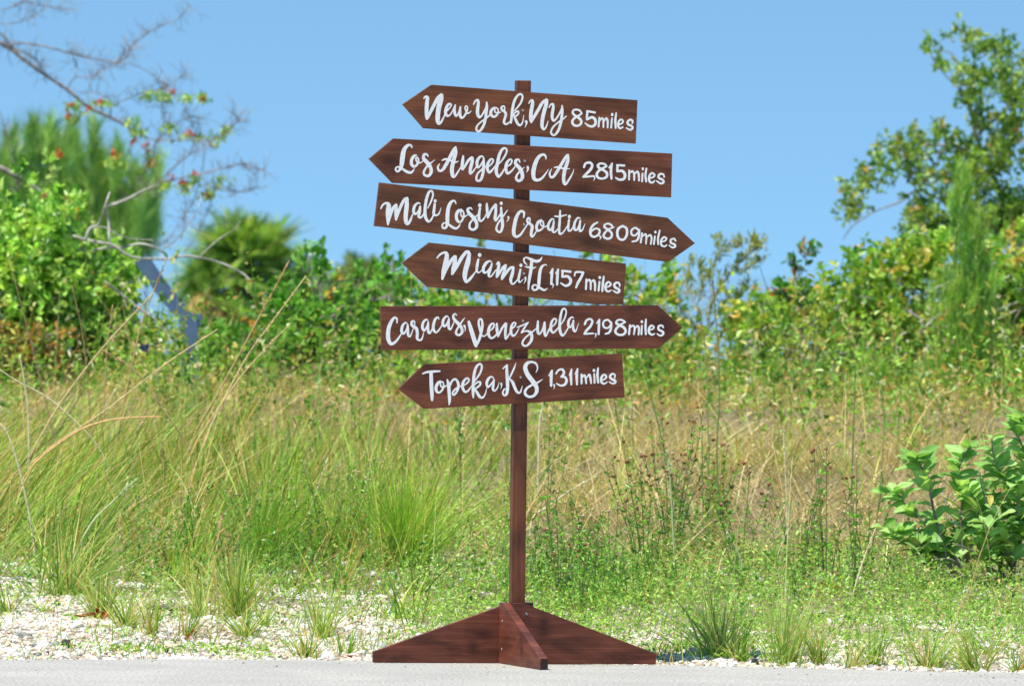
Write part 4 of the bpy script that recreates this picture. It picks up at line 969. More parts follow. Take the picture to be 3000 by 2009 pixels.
# ------------------------------------------------------------------ the verge: gravel, grass, weeds
CM = np.array(CAM_M)
def proj(P):
    d = (np.asarray(P) - np.array(tuple(CAM_LOC))) @ CM
    return 1500 + FPX * d[:, 0] / -d[:, 2], 1004.5 - FPX * d[:, 1] / -d[:, 2]
def ground_px(px, py):             # ground point under a photo pixel (marching along the view ray)
    d = ray(px, py); t = 29.0
    for _ in range(9000):
        p = CAM_LOC + d * t
        if p.z <= float(ground_z(p.x, p.y)) + 0.001 and p.y > float(edge_y(p.x)): return np.array(tuple(p))
        if p.z <= 0 and p.y <= float(edge_y(p.x)): return np.array([p.x, p.y, 0.0])
        t += 0.01
    return np.array(tuple(p))
def scatter(n, x0, x1, v0, v1, mask):
    x = rng.uniform(x0, x1, n); v = rng.uniform(v0, v1, n); y = edge_y(x) + v; z = ground_z(x, y)
    P = np.stack([x, y, z], -1); px, py = proj(P); k = rng.uniform(0, 1, n) < mask(px, py, x, y)
    return P[k], px[k], py[k]
def ramp(a, lo, hi): return np.clip((a - lo) / (hi - lo), 0, 1)
def gboundary(px):                 # lower rim (photo row) of the thick vegetation
    return np.interp(px, [-900, 0, 250, 600, 800, 1000, 1200, 1400, 2000, 2400, 3000, 3900], [1705, 1725, 1760, 1785, 1770, 1790, 1855, 1900, 1898, 1885, 1885, 1890])

# gravel -----------------------------------------------------------
t_ = (1 + 5 ** .5) / 2
IV = nrm(np.array([(-1, t_, 0), (1, t_, 0), (-1, -t_, 0), (1, -t_, 0), (0, -1, t_), (0, 1, t_), (0, -1, -t_), (0, 1, -t_), (t_, 0, -1), (t_, 0, 1), (-t_, 0, -1), (-t_, 0, 1)], float))
IF = np.array([(0, 11, 5), (0, 5, 1), (0, 1, 7), (0, 7, 10), (0, 10, 11), (1, 5, 9), (5, 11, 4), (11, 10, 2), (10, 7, 6), (7, 1, 8), (3, 9, 4), (3, 4, 2), (3, 2, 6), (3, 6, 8), (3, 8, 9), (4, 9, 5), (2, 4, 11), (6, 2, 10), (8, 6, 7), (9, 8, 1)])
M_STONE = leaf_mat('shell_gravel', 0.8, 0.0, 0.25, 150, 0.9)
def stones(g, P, size, cols):
    n = len(P); V = IV[None] * rng.uniform(0.7, 1.25, (n, 12, 1)) * (size[:, None, None] * rng.uniform(0.6, 1.3, (n, 1, 3)) * np.array([1.1, 1.0, 0.75]))
    a = rng.uniform(0, 6.28, n); c, s_ = np.cos(a), np.sin(a); x = V[..., 0] * c[:, None] - V[..., 1] * s_[:, None]; y = V[..., 0] * s_[:, None] + V[..., 1] * c[:, None]
    V = np.stack([x, y, V[..., 2]], -1) + P[:, None] + np.array([0, 0, 1]) * size[:, None, None] * 0.22
    g.add(V.reshape(-1, 3), None, (np.arange(n)[:, None, None] * 12 + IF[None]).reshape(-1, 3), np.repeat(cols, 12, 0))
def gm(px, py, x, y): return np.where(py > gboundary(px) - 40 + 40 * vnoise(x, y, 0.8, 11), 1.0, 0.10) * np.where(px > 1500, 0.75, 1)
P, _, _ = scatter(46000, -2.9, 2.9, 0.0, 4.4, gm)
g = Geo(); sz = rng.uniform(0.005, 0.0135, len(P)) * np.where(rng.random(len(P)) < 0.03, 1.7, 1)
stones(g, P, sz, jitter_cols(len(P), [(0.72, 0.66, 0.56), (0.66, 0.53, 0.38), (0.78, 0.75, 0.69), (0.52, 0.42, 0.30), (0.36, 0.34, 0.32)], [5, 4, 4, 1.5, 0.5], 0.12))
ng = 260; xg = rng.uniform(-2.4, 2.4, ng); yg = edge_y(xg) - np.abs(rng.normal(0, 0.10, ng)) * rng.choice([1, 1, 4], ng)      # grit strayed on to the road
stones(g, np.stack([xg, yg, np.zeros(ng)], -1), rng.uniform(0.0015, 0.0042, ng), jitter_cols(ng, [(0.6, 0.56, 0.48), (0.3, 0.28, 0.25), (0.12, 0.1, 0.09)], [3, 2, 1]))
o = g.build('gravel', M_STONE); tag(o, 'white and cream crushed shell gravel along the road edge', None, None, 'stuff')

# ground cover -----------------------------------------------------
def cover_mask(px, py, x, y):
    b = gboundary(px); m = ramp(b - py, -55, 20) * np.where(px > 1500, ramp(py, 1600, 1720), ramp(py, 1420, 1600))
    left = np.where(px < 1180, 0.4, 1.0)
    patch = (vnoise(x, y, 0.45, 21) > 0.5) * (py > b) * 0.30 + ((py > 1925 - 8) & (px > 600) & (px < 760)) * 0.0
    strip = np.exp(-((py - 1911) / 9.0) ** 2) * ((px > 300) & (px < 780)) * 0.9
    return np.clip(m * left * (0.72 + 0.35 * vnoise(x, y, 0.5, 22)) + patch + strip, 0, 1)
P, px, py = scatter(190000, -2.9, 2.9, 0.02, 8.0, cover_mask)
n = len(P); h = rng.uniform(0.0, 1, n) * np.where(py > gboundary(px) - 20, 0.02, 0.05 + 0.06 * ramp(gboundary(px) - py, 40, 200)) * (1 + 0.5 * vnoise(P[:, 0], P[:, 1], 0.22, 23))
g = Geo(); P2 = P + np.stack([np.zeros(n), np.zeros(n), h + 0.003], -1)
dv = np.stack([rng.normal(0, 1, n), rng.normal(0, 1, n), rng.uniform(0.0, 1.0, n)], -1)
cc = jitter_cols(n, ['7fae45', '9cc45c', '64923a', 'b0cc78', '4f7f32', 'b8a868'], [5, 5, 3, 2.5, 1.6, 0.7], 0.2)
leaves(g, P2, dv, rng.uniform(0.010, 0.024, n), rng.uniform(0.0045, 0.0095, n), cc * 1.25, fold=0.2)
k = rng.choice(n, n // 5, replace=False)
blades(g, P[k], np.stack([rng.normal(0, 0.012, len(k)), rng.normal(0, 0.012, len(k)), h[k] + 0.02], -1), 0.0018, 0.006, cc[k] * 0.8, segs=2)
o = g.build('ground_cover', M_LEAF); tag(o, 'low bright green creeping ground cover between gravel and tall grass', None, None, 'stuff')

# short sparse grass on the gravel -----------------------------------
def sg_mask(px, py, x, y): return np.clip(0.10 + 0.55 * (vnoise(x, y, 0.3, 31) > 0.35), 0, 1) * np.interp(px, [100, 500, 900, 1150], [0.2, 0.6, 0.75, 1.0]) * ramp(py, 1650, 1760)
P, px, py = scatter(34000, -3.0, 3.0, 0.04, 3.6, sg_mask); n = len(P)
g = Geo(); H = rng.uniform(0.02, 0.12, n)
blades(g, P, np.stack([rng.normal(0.1, 0.35, n) * H, rng.normal(0, 0.35, n) * H, H], -1), rng.uniform(0.0022, 0.0042, n), H * 0.3, jitter_cols(n, ['7fa84a', '9cba66', '5f8a35', 'c0b27a', 'b08a4a'], [4, 3, 3, 1.5, 0.7]), segs=3)
P, px, py = scatter(9000, -2.9, 2.9, 0.03, 4.2, lambda px, py, x, y: np.clip(0.25 + 0.6 * vnoise(x, y, 0.5, 33), 0, 1) * ramp(py, 1640, 1720)); n = len(P)
Lh = rng.uniform(0.02, 0.09, n); aa = rng.uniform(0, 6.28, n)                      # dead blades lying about
blades(g, P + np.array([0, 0, 0.007]), np.stack([np.cos(aa) * Lh, np.sin(aa) * Lh, rng.uniform(0, 0.25, n) * Lh], -1), rng.uniform(0.0015, 0.003, n), 0.004, jitter_cols(n, ['c8b68a', 'a8905c', 'd8ccaa', '8a7a4c'], [3, 3, 2, 1.5]), segs=2, taper=0.6)
o = g.build('short_grass', M_GRASS); tag(o, 'sparse short grass blades sprouting through the gravel', None, None, 'stuff')

# tall green grass ---------------------------------------------------
def tg_mask(px, py, x, y):
    m = ramp(gboundary(px) - 20 - py, -15, 90) * ramp(py, 1180, 1300)
    side = np.interp(px, [-900, 300, 700, 1000, 1300, 1500, 1700, 2100, 3000, 3900], [1, 1, 0.85, 0.75, 0.65, 0.28, 0.12, 0.08, 0.07, 0.1])
    low = np.where((px > 1250) & (py > 1600), 0.12, 1.0)
    return m * side * low * (0.6 + 0.4 * vnoise(x, y, 0.6, 41))
def clumps(P, per, rad):
    n = len(P); r = np.abs(rng.normal(0, rad, (n, per))); a = rng.uniform(0, 6.28, (n, per)); off = np.stack([r * np.cos(a), r * np.sin(a)], -1)
    Q = np.repeat(P[:, None], per, 1).copy(); Q[..., :2] += off; Q[..., 2] = ground_z(Q[..., 0], Q[..., 1]); return Q.reshape(-1, 3), off.reshape(-1, 2)
P, px, py = scatter(2300, -3.4, 3.4, 1.2, 10.5, tg_mask); per_ = 20
cl = np.repeat(rng.uniform(0.65, 1.25, len(P)), per_); cdir = np.repeat(rng.normal(0, 0.16, (len(P), 2)), per_, 0); chue = np.repeat(rng.uniform(0.62, 1.3, (len(P), 1)) * rng.uniform(0.9, 1.1, (len(P), 3)), per_, 0)
px = np.repeat(px, per_); py = np.repeat(py, per_); P, off = clumps(P, per_, 0.045); n = len(P)
lean = np.interp(px, [-600, 0, 300, 600, 900, 1300, 3000], [0.62, 0.58, 0.45, 0.18, 0.08, 0.05, 0.05])
H = rng.uniform(0.14, 0.42, n) * cl * np.interp(py, [1300, 1650, 1730], [0.9, 1.0, 0.62]) * np.interp(px, [0, 1000, 1300, 1600], [1.12, 0.95, 0.8, 0.7])
g = Geo(); cc = jitter_cols(n, ['6c9c30', '89b544', '4f7f28', 'a6c765', 'b8a55c', 'c9bb84', 'a08040'], [4.5, 5, 3.5, 4, 3.2, 3.2, 0.5], 0.25) * chue * 1.2
blades(g, P, np.stack([(lean + cdir[:, 0] + rng.normal(0, 0.15, n)) * H + off[:, 0] * 1.5, (cdir[:, 1] + rng.normal(0, 0.2, n)) * H + off[:, 1] * 1.5, H], -1), rng.uniform(0.0028, 0.0075, n), H * rng.uniform(0.0, 0.45, n) ** 1.5, cc * 0.9, segs=4, tipcol=cc * np.array([1.12, 1.05, 0.95]))
o = g.build('tall_grass', M_GRASS); tag(o, 'tall green grass, leaning right at the left side of the picture', None, None, 'stuff')

# dry grass ----------------------------------------------------------
def dg_mask(px, py, x, y):
    m = ramp(gboundary(px) - 60 - py, -10, 60)
    side = np.interp(px, [-900, 300, 900, 1300, 1600, 1900, 3900], [0.28, 0.3, 0.38, 0.45, 0.8, 1, 1])
    far = ramp(1480 - py, 0, 200); low = np.where((px > 1250) & (py > 1680), 0.1, 1.0)
    return np.clip(m * np.maximum(side, far) * low * (0.7 + 0.3 * vnoise(x, y, 0.5, 51)), 0, 1)
P, px, py = scatter(6200, -4.2, 4.2, 1.6, 19.0, dg_mask); per_ = 20
cl = np.repeat(rng.uniform(0.5, 1.35, len(P)), per_); cdir = np.repeat(rng.normal(0, 0.38, (len(P), 2)), per_, 0); chue = np.repeat(rng.uniform(0.6, 1.3, (len(P), 1)) * rng.uniform(0.92, 1.08, (len(P), 3)), per_, 0)
px = np.repeat(px, per_); py = np.repeat(py, per_); P, off = clumps(P, per_, 0.06); n = len(P)
H = rng.uniform(0.08, 0.34, n) * cl * np.interp(P[:, 1], [8, 12], [1.0, 0.65]) * np.interp(py, [1150, 1500, 1700], [0.9, 1, 0.7])
H = np.where(rng.random(n) < 0.02, H * 1.9, H)
g = Geo(); cc = jitter_cols(n, ['b39a5f', 'c7b27c', '9a7f45', '8a8a45', 'd8c89c', '7d6a3e', '8a5a35'], [5, 6, 2.5, 2.5, 3, 1.5, 0.2], 0.2) * chue * 1.35
blades(g, P, np.stack([(cdir[:, 0] + rng.normal(0.12, 0.40, n)) * H + off[:, 0], (cdir[:, 1] + rng.normal(0, 0.3, n)) * H, H * rng.uniform(0.5, 1, n)], -1), rng.uniform(0.0018, 0.0048, n), H * rng.uniform(0.0, 0.8, n), cc * 0.92, segs=3, tipcol=cc * 1.1)
P, px, py = scatter(2600, -3.6, 3.6, 2.2, 11.0, lambda px, py, x, y: ramp(gboundary(px) - 60 - py, 0, 60) * np.interp(px, [0, 700, 1300, 3000], [0.75, 0.55, 0.35, 0.4])); n = len(P)
H = rng.uniform(0.25, 0.62, n) * np.interp(py, [1200, 1700], [0.8, 1.0]); cc = jitter_cols(n, ['d2ba84', 'c4a566', 'e0d0a4', 'b08a50'], [4, 3, 2, 1.5], 0.15) * 1.3
blades(g, P, np.stack([(np.interp(px, [0, 700, 1300, 3000], [0.75, 0.4, 0.15, 0.1]) + rng.normal(0, 0.38, n)) * H, rng.normal(0, 0.25, n) * H, H * rng.uniform(0.6, 1, n)], -1), rng.uniform(0.0020, 0.0036, n), H * rng.uniform(0, 0.4, n), cc, segs=5, taper=0.5)
o = g.build('dry_grass', M_DRY); tag(o, 'tangled straw-coloured dry grass stretching back to the bushes', None, None, 'stuff')

# scrub under and before the far bushes
def ug_mask(px, py, x, y): return np.clip(0.35 + 1.1 * vnoise(x, y, 1.1, 71), 0, 1) * (0.10 + 0.9 * ramp(y, 9.0, 13.5))
P, px, py = scatter(10500, -4.6, 4.6, 8.0, 21, ug_mask); n = len(P); per = 10
H = rng.uniform(0.12, 0.50, n) * (1 + 0.6 * vnoise(P[:, 0], P[:, 1], 0.8, 72)); vec = np.stack([rng.normal(0, 0.3, n) * H, rng.normal(0, 0.3, n) * H, H], -1)
cc = jitter_cols(n, ['6f9e35', '8fb848', '4f7f28', 'b3b060', 'c2b58a', 'c4c4b4', 'b08a45'], [5, 4, 3, 2.4, 1.5, 0.35, 0.8]) * 1.15
g = Geo(); blades(g, P, vec, 0.004, 0.0, cc * 0.8, segs=1, taper=0.3); tt = rng.uniform(0.1, 1.05, (n, per, 1)); lp = P[:, None] + vec[:, None] * tt + rng.normal(0, 0.025, (n, per, 3))
leaves(g, lp.reshape(-1, 3), nrm(rng.normal(0, 1, (n * per, 3)) + [0, 0, 0.35]), rng.uniform(0.02, 0.05, n * per), rng.uniform(0.012, 0.024, n * per), np.repeat(cc, per, 0) * rng.uniform(0.8, 1.25, (n * per, 1)))
o = g.build('undergrowth', M_LEAF); tag(o, 'mixed low green and straw scrub at the foot of the far bushes', None, None, 'stuff')

# leafy weeds mixed in the grass, mid picture --------------------------
def wd_mask(px, py, x, y):
    c = np.exp(-(((px - 830) / 190) ** 2 + ((py - 1610) / 90) ** 2)) + 0.9 * np.exp(-(((px - 1680) / 200) ** 2 + ((py - 1740) / 60) ** 2)) + 0.6 * np.exp(-(((px - 1960) / 110) ** 2 + ((py - 1600) / 60) ** 2)) \
        + 0.55 * np.exp(-(((px - 500) / 300) ** 2 + ((py - 1690) / 40) ** 2)) + 0.35 * np.exp(-(((px - 2350) / 250) ** 2 + ((py - 1700) / 60) ** 2)) + 0.03
    return np.clip(c, 0, 1)
P, px, py = scatter(15000, -3.2, 3.2, 1.5, 9, wd_mask); n = len(P); per = 9
H = rng.uniform(0.06, 0.24, n) * (1 + 0.45 * vnoise(P[:, 0], P[:, 1], 0.3, 61)); g = Geo(); vec = np.stack([rng.normal(0, 0.2, n) * H, rng.normal(0, 0.2, n) * H, H], -1)
cc = jitter_cols(n, ['5f9a33', '7cb348', '46782a', '90b860', '7a6a35'], [5, 3, 3, 2, 0.8])
blades(g, P, vec, 0.0022, 0.0, cc * 0.8, segs=1, taper=0.3)
tt = rng.uniform(0.15, 1, (n, per, 1)); lp = P[:, None] + vec[:, None] * tt
leaves(g, lp.reshape(-1, 3), nrm(rng.normal(0, 1, (n * per, 3)) + [0, 0, 0.35]), rng.uniform(0.012, 0.027, n * per), rng.uniform(0.005, 0.011, n * per), np.repeat(cc, per, 0) * rng.uniform(0.85, 1.2, (n * per, 1)))
o = g.build('small_weeds', M_LEAF); tag(o, 'small leafy green weeds growing among the grass', None, None, 'stuff')

# tufts of grass one can tell apart ------------------------------------
def tuft(px, py, hpx, wpx, nb, cols, wts, label, lean=0.0, cat='grass tuft', name='grass_tuft', wid=0.0028):
    b = ground_px(px, py); sc = (b[1] + 30) / FPX; root = b
    if wid < 0.003: hpx *= rng.uniform(0.85, 1.35); wpx *= rng.uniform(1.3, 2.0); nb = int(nb * rng.uniform(0.55, 1.0)); lean += rng.normal(0, 0.12); wid = rng.uniform(0.0045, 0.007); cols = cols + ['d2c596', 'b89a60']; wts = wts + [1.3, 0.7]
    H0 = hpx * sc; W = wpx * sc
    g = Geo(); r = np.abs(rng.normal(0, 0.10, nb)) * W; a = rng.uniform(0, 6.28, nb); base = np.stack([r * np.cos(a), r * np.sin(a), np.full(nb, -0.006)], -1)
    H = H0 * rng.uniform(0.45, 1.05, nb); sp = rng.normal(0, 0.30, nb) * W + lean * H
    cc = jitter_cols(nb, cols, wts) * 1.2
    blades(g, base, np.stack([sp * 0.8 + base[:, 0], rng.normal(0, 0.2, nb) * W, H], -1), rng.uniform(0.6, 1.2, nb) * wid, np.abs(sp) * rng.uniform(0.1, 0.8, nb), cc * 0.9, segs=5, tipcol=cc * 1.1)
    o = g.build(name, M_GRASS); o.location = tuple(root); return tag(o, label, cat, 'grass tufts along the gravel')
SIL = ['8fae58', 'aac274', '6d9440', 'c6c88a', '7f9c4c']; GRN = ['6f9e3a', '8db452', '527f2c', 'b0b56a', 'c9bc86']; W5 = [3, 3, 2, 1.2, 1]
for args in [
    (190, 1745, 330, 330, 300, SIL, W5, 'big silvery-green fountain tuft at the far left behind the gravel', 0.05),
    (302, 1812, 190, 150, 130, GRN, W5, 'dense dark-based green tuft in the white gravel, lower left', 0.0),
    (372, 1838, 170, 150, 100, SIL, W5, 'silvery tuft just right of the dense dark-based tuft', 0.1),
    (436, 1858, 120, 90, 60, GRN, W5, 'short green tuft in the gravel below the grey fibrous clump', 0.05),
    (548, 1868, 130, 110, 60, GRN, W5, 'thin tuft beside the curled orange-brown leaf', 0.25),
    (590, 1812, 220, 170, 110, SIL, W5, 'tall loose tuft right of the grey fibrous clump', 0.1),
    (690, 1810, 230, 190, 150, SIL, W5, 'wide pale tuft with tall blades, middle of the left gravel', 0.18),
    (722, 1868, 100, 130, 90, GRN, W5, 'yellowish tuft on the gravel edge, half way to the sign', 0.05),
    (775, 1835, 90, 70, 40, SIL, W5, 'small sparse tuft left of the sign, at the top of the gravel', 0.0),
    (897, 1925, 110, 110, 70, GRN, W5, 'leafy tuft on the road edge left of the sign foot', 0.0),
    (945, 1872, 170, 160, 110, SIL, W5, 'spreading straw-tinged tuft above the left foot of the sign', 0.05),
    (1015, 1918, 90, 90, 45, GRN, W5, 'short tuft touching the tip of the left sign foot', 0.1),
    (20, 1795, 120, 130, 60, GRN, W5, 'small tuft cut by the left picture edge', 0.1),
    (118, 1790, 60, 70, 30, SIL, W5, 'tiny tuft under the big silvery fountain tuft', 0.0),
    (2000, 1905, 90, 120, 60, GRN, W5, 'straw-mixed tuft just right of the right sign foot', 0.1),
    (2105, 1925, 210, 170, 150, SIL, W5, 'tall bluish-green tuft right of the sign on the road edge', 0.0),
    (2170, 1935, 130, 120, 80, GRN, W5, 'green tuft beside the small black stone', 0.15),
    (2300, 1945, 200, 170, 140, SIL, W5, 'broad loose tuft on the road edge right of the black stone', 0.1),
    (2400, 1945, 160, 130, 90, GRN, W5, 'fine upright tuft between two broad ones on the right road edge', 0.0),
    (2500, 1955, 120, 120, 80, SIL, W5, 'low tuft on the right road edge below the dried leaves', 0.1),
    (2560, 1950, 110, 80, 50, GRN, W5, 'narrow tuft at the left end of the right-hand gravel patch', -0.1),
    (2725, 1958, 130, 140, 130, GRN, W5, 'dark dense star-shaped tuft on the right-hand gravel', 0.0),
    (2850, 1965, 150, 140, 100, SIL, W5, 'tuft with long straight blades near the lower right corner', -0.05),
    (2900, 1915, 130, 120, 70, GRN, W5, 'tuft at the back of the right-hand gravel patch', 0.0),
    (2985, 1968, 110, 90, 60, GRN, W5, 'tuft cut by the lower right corner of the picture', 0.0),
]: tuft(*args)
tuft(1180, 1660, 380, 420, 520, ['8fb83c', 'a8c955', '6f9a2e', 'c2b868', '557f28'], [4, 4, 3, 1, 1], 'large lime-green clump of upright grass left of the post', 0.1, wid=0.0042)
tuft(760, 1660, 330, 300, 300, ['7fae3a', '96bf50', '628f2e', 'b8b068', 'b08040'], [4, 4, 3, 1, .6], 'green clump with orange-brown base in the middle of the left grass', 0.2, wid=0.0036)
tuft(2100, 1560, 330, 130, 70, ['8fae3c', '7a9a35', 'a8b050', 'b08a40', '6a8a30'], [4, 3, 2, 1, 1], 'tall broad-bladed clump behind the brown-headed weeds right of the post', 0.05, wid=0.004)

# seed stalks ----------------------------------------------------------
M_STALK = leaf_mat('seed_stalk', 0.6, 0.2, 0.2, 80, 0.85, (1.1, 1.08, 0.8))
def stalk(pts, yd, r, head, col, label, headw=7, dens=60):
    """pts photo pixels root -> tip in the plane y=yd; head = fraction of the length that carries seeds"""
    W = np.array([tuple(at(px, py, yd)) for px, py in pts]); b = W[0].copy(); gz = float(ground_z(b[0], b[1]))
    if b[2] > gz: b = np.array([b[0] - (W[1][0] - b[0]) * 0.15, b[1], gz - 0.01]); W = np.vstack([b, W])
    root = empty('grass_stalk', tuple(W[0])); tag(root, label, 'grass stalk', 'seed stalks standing above the grass'); P = smooth3(W - W[0], 6); sc = (yd + 30) / FPX
    c = np.array(lin(col)) * 1.3; r *= 1.25; g = Geo(); tube(g, P, np.linspace(r, r * 0.45, len(P)) * sc, c, k=5); g.build('stem', M_STALK, root, smooth=True)
    if head > 0:
        n = dens; t = 1 - rng.uniform(0, head, n); f = t * (len(P) - 1); i = np.clip(f.astype(int), 0, len(P) - 2); q = P[i] + (P[i + 1] - P[i]) * (f - i)[:, None]; d = nrm(P[i + 1] - P[i])
        prof = np.sin(np.clip((1 - t) / head, 0, 1) * math.pi * 0.9 + 0.25)[:, None]
        g = Geo(); leaves(g, q, nrm(d * 1.3 + rng.normal(0, 0.45, (n, 3))), headw * sc * 2.2 * rng.uniform(0.6, 1.2, n) * prof[:, 0], headw * sc * 0.55, jitter_cols(n, [col], [1], 0.2) * 1.35); g.build('seed_head', M_STALK, root)['kind'] = 'stuff'
T = 'cdb273'; T2 = 'b99a5c'; T3 = 'd9cda2'; G2 = 'b5c48c'
for a in [
    ([(60, 1400), (165, 1200), (300, 1020), (451, 857)], 6.5, 3.2, 0.16, T, 'long straw stalk arching from the left grass to below the dead branches', 4),
    ([(330, 1350), (406, 982), (448, 860), (486, 761)], 7.5, 2.6, 0.30, T2, 'upright brown stalk crossing the blue beam', 6),
    ([(0, 1440), (150, 1310), (312, 1200), (480, 1070), (638, 964)], 6.5, 3.0, 0.5, T, 'long straight straw stalk rising right towards the palm trunk', 4),
    ([(560, 1300), (640, 1150), (710, 1022), (780, 890), (848, 763)], 7.5, 3.0, 0.30, T2, 'brown-headed stalk leaning right, left one of the pair over the palm', 7),
    ([(600, 1300), (714, 1062), (800, 940), (897, 808)], 7.0, 3.0, 0.55, T, 'brown-headed stalk leaning right, right one of the pair over the palm', 7),
    ([(560, 1330), (683, 1134), (770, 1030), (848, 951)], 6.8, 2.6, 0.35, T, 'shorter tan stalk below the leaning pair at the palm', 6),
    ([(560, 1330), (469, 1187), (400, 1090), (295, 1022)], 6.6, 3.0, 0.5, T2, 'tan stalk leaning left across the other stalks', 8),
    ([(160, 1300), (103, 1050), (27, 759)], 8.0, 2.2, 0.5, 'a5824e', 'reddish thin stalk at the far left in front of the bright bush', 4),
    ([(270, 1300), (245, 1000), (210, 835)], 8.0, 2.2, 0.4, 'a5824e', 'thin brown stalk in front of the bright bush, second from the left', 4),
    ([(300, 1330), (312, 1050), (330, 893)], 8.0, 2.2, 0.4, T2, 'thin tan stalk in front of the bright bush, left of the blue bundle', 5),
    ([(85, 1320), (82, 1200), (70, 1110), (58, 1040)], 6.5, 3.2, 0.0, T3, 'pale bent stalk at the left edge of the grass', 4),
    ([(300, 1330), (160, 1180), (40, 1110), (-30, 1060)], 6.6, 2.6, 0.0, T3, 'pale stalk leaning left out of the picture', 4),
    ([(70, 1400), (200, 1280), (300, 1235), (400, 1222), (478, 1221)], 5.5, 3.2, 0.0, 'd8a95c', 'orange-straw stalk bending over horizontally above the left grass', 4),
    ([(215, 1640), (270, 1530), (340, 1460), (403, 1400)], 3.4, 3.4, 0.28, G2, 'pale green stalk with plump silvery seed head, left grass', 9),
    ([(110, 1700), (93, 1547), (60, 1390), (30, 1290), (3, 1243)], 3.8, 3.2, 0.25, T3, 'tall stalk with whitish seed head at the left picture edge', 9),
    ([(555, 1720), (545, 1600), (533, 1520), (530, 1413)], 4.2, 2.4, 0.40, T, 'tan stalk with loose feathery head, middle of the left grass', 10),
    ([(612, 1750), (628, 1640), (640, 1580), (647, 1515)], 3.2, 2.4, 0.42, T, 'tan stalk with loose feathery head, right of the feathery one', 10),
    ([(665, 1655), (700, 1570), (725, 1510), (755, 1447)], 4.2, 2.4, 0.42, T, 'leaning stalk with loose brownish head left of the small weeds', 9),
    ([(362, 1720), (360, 1640), (356, 1590), (352, 1505)], 3.6, 2.4, 0.5, T, 'stalk with drooping brown head above the dense dark-based tuft', 9),
    ([(500, 1700), (475, 1550), (480, 1400), (474, 1280)], 5.2, 2.4, 0.3, T2, 'straight brown stalk in the middle of the tall green grass', 6),
    ([(830, 1640), (860, 1580), (905, 1500), (960, 1340)], 5.2, 2.2, 0.2, T3, 'thin pale stalk over the small weeds left of the sign', 5),
    ([(1977, 1663), (1972, 1560), (1965, 1430), (1955, 1315)], 3.8, 2.8, 0.22, G2, 'pale green upright stalk right of the post', 7),
    ([(2310, 1640), (2305, 1471), (2300, 1360), (2296, 1268)], 4.6, 2.6, 0.35, T3, 'thin pale upright stalk in the dry grass right of the weeds', 6),
    ([(2330, 1590), (2305, 1570), (2230, 1505), (2148, 1441)], 4.4, 3.2, 0.45, T, 'straw stalk leaning left in the dry grass at the right', 5),
    ([(1540, 1520), (1600, 1400), (1650, 1300), (1693, 1219)], 5.6, 2.8, 0.35, T, 'straw stalk with combed head rising right from behind the post', 9),
    ([(1550, 1540), (1610, 1450), (1680, 1330), (1730, 1222)], 5.9, 2.2, 0.3, T, 'second straw stalk rising right from behind the post, slightly flatter', 7),
    ([(1560, 1520), (1610, 1480), (1680, 1430), (1750, 1393)], 5.0, 2.8, 0.3, T3, 'low pale stalk pointing right from behind the post', 6),
    ([(1580, 1250), (1590, 1180), (1560, 1100)], 7.0, 3.0, 0.3, T3, 'short pale stalk peeping below the lowest board', 4),
    ([(2110, 1560), (2100, 1330), (2108, 1100), (2085, 780)], 6.0, 3.0, 0.12, '7d8a4a', 'tallest thin green-brown stem, rising past the Caracas arrow tip', 5),
    ([(2080, 1560), (2075, 1300), (2072, 1100), (2060, 960)], 6.2, 2.2, 0.1, '8a9a4a', 'green stem close beside the tallest one', 4),
    ([(1990, 1500), (1936, 1274), (1890, 1100), (1850, 990)], 6.0, 2.6, 0.1, '6f8a3a', 'green stem slanting left from below the Caracas arrow tip', 4),
    ([(2490, 1650), (2497, 1360), (2503, 1180), (2506, 1060)], 5.2, 2.8, 0.2, '7d8a4a', 'tall green-brown stem at the right, left one of two', 5),
    ([(2565, 1560), (2580, 1400), (2590, 1250), (2578, 1129)], 5.4, 2.4, 0.1, '8a9a4a', 'tall green-brown stem at the right, right one of two', 4),
    ([(2480, 1830), (2505, 1720), (2530, 1640), (2564, 1549)], 2.4, 2.8, 0.3, T3, 'pale stalk with slim seed head in front of the leafy shrub', 7),
    ([(2793, 1830), (2812, 1780), (2839, 1720)], 1.2, 2.2, 0.5, T, 'small pinkish stalk at the foot of the leafy shrub', 5),
    ([(2170, 1690), (2171, 1640), (2132, 1560), (2130, 1576)], 3.2, 2.6, 0.0, G2, 'short pale stalk in the low greenery right of the post', 4),
    ([(1955, 1660), (2010, 1600), (2070, 1540), (2115, 1510)], 4.0, 2.4, 0.0, T, 'thin straw leaning right through the brown-headed weeds', 4),
    ([(1340, 1800), (1380, 1740), (1420, 1680), (1450, 1600)], 2.4, 1.8, 0.0, T, 'fine straw leaning towards the post from the left', 4),
]: stalk(*a)

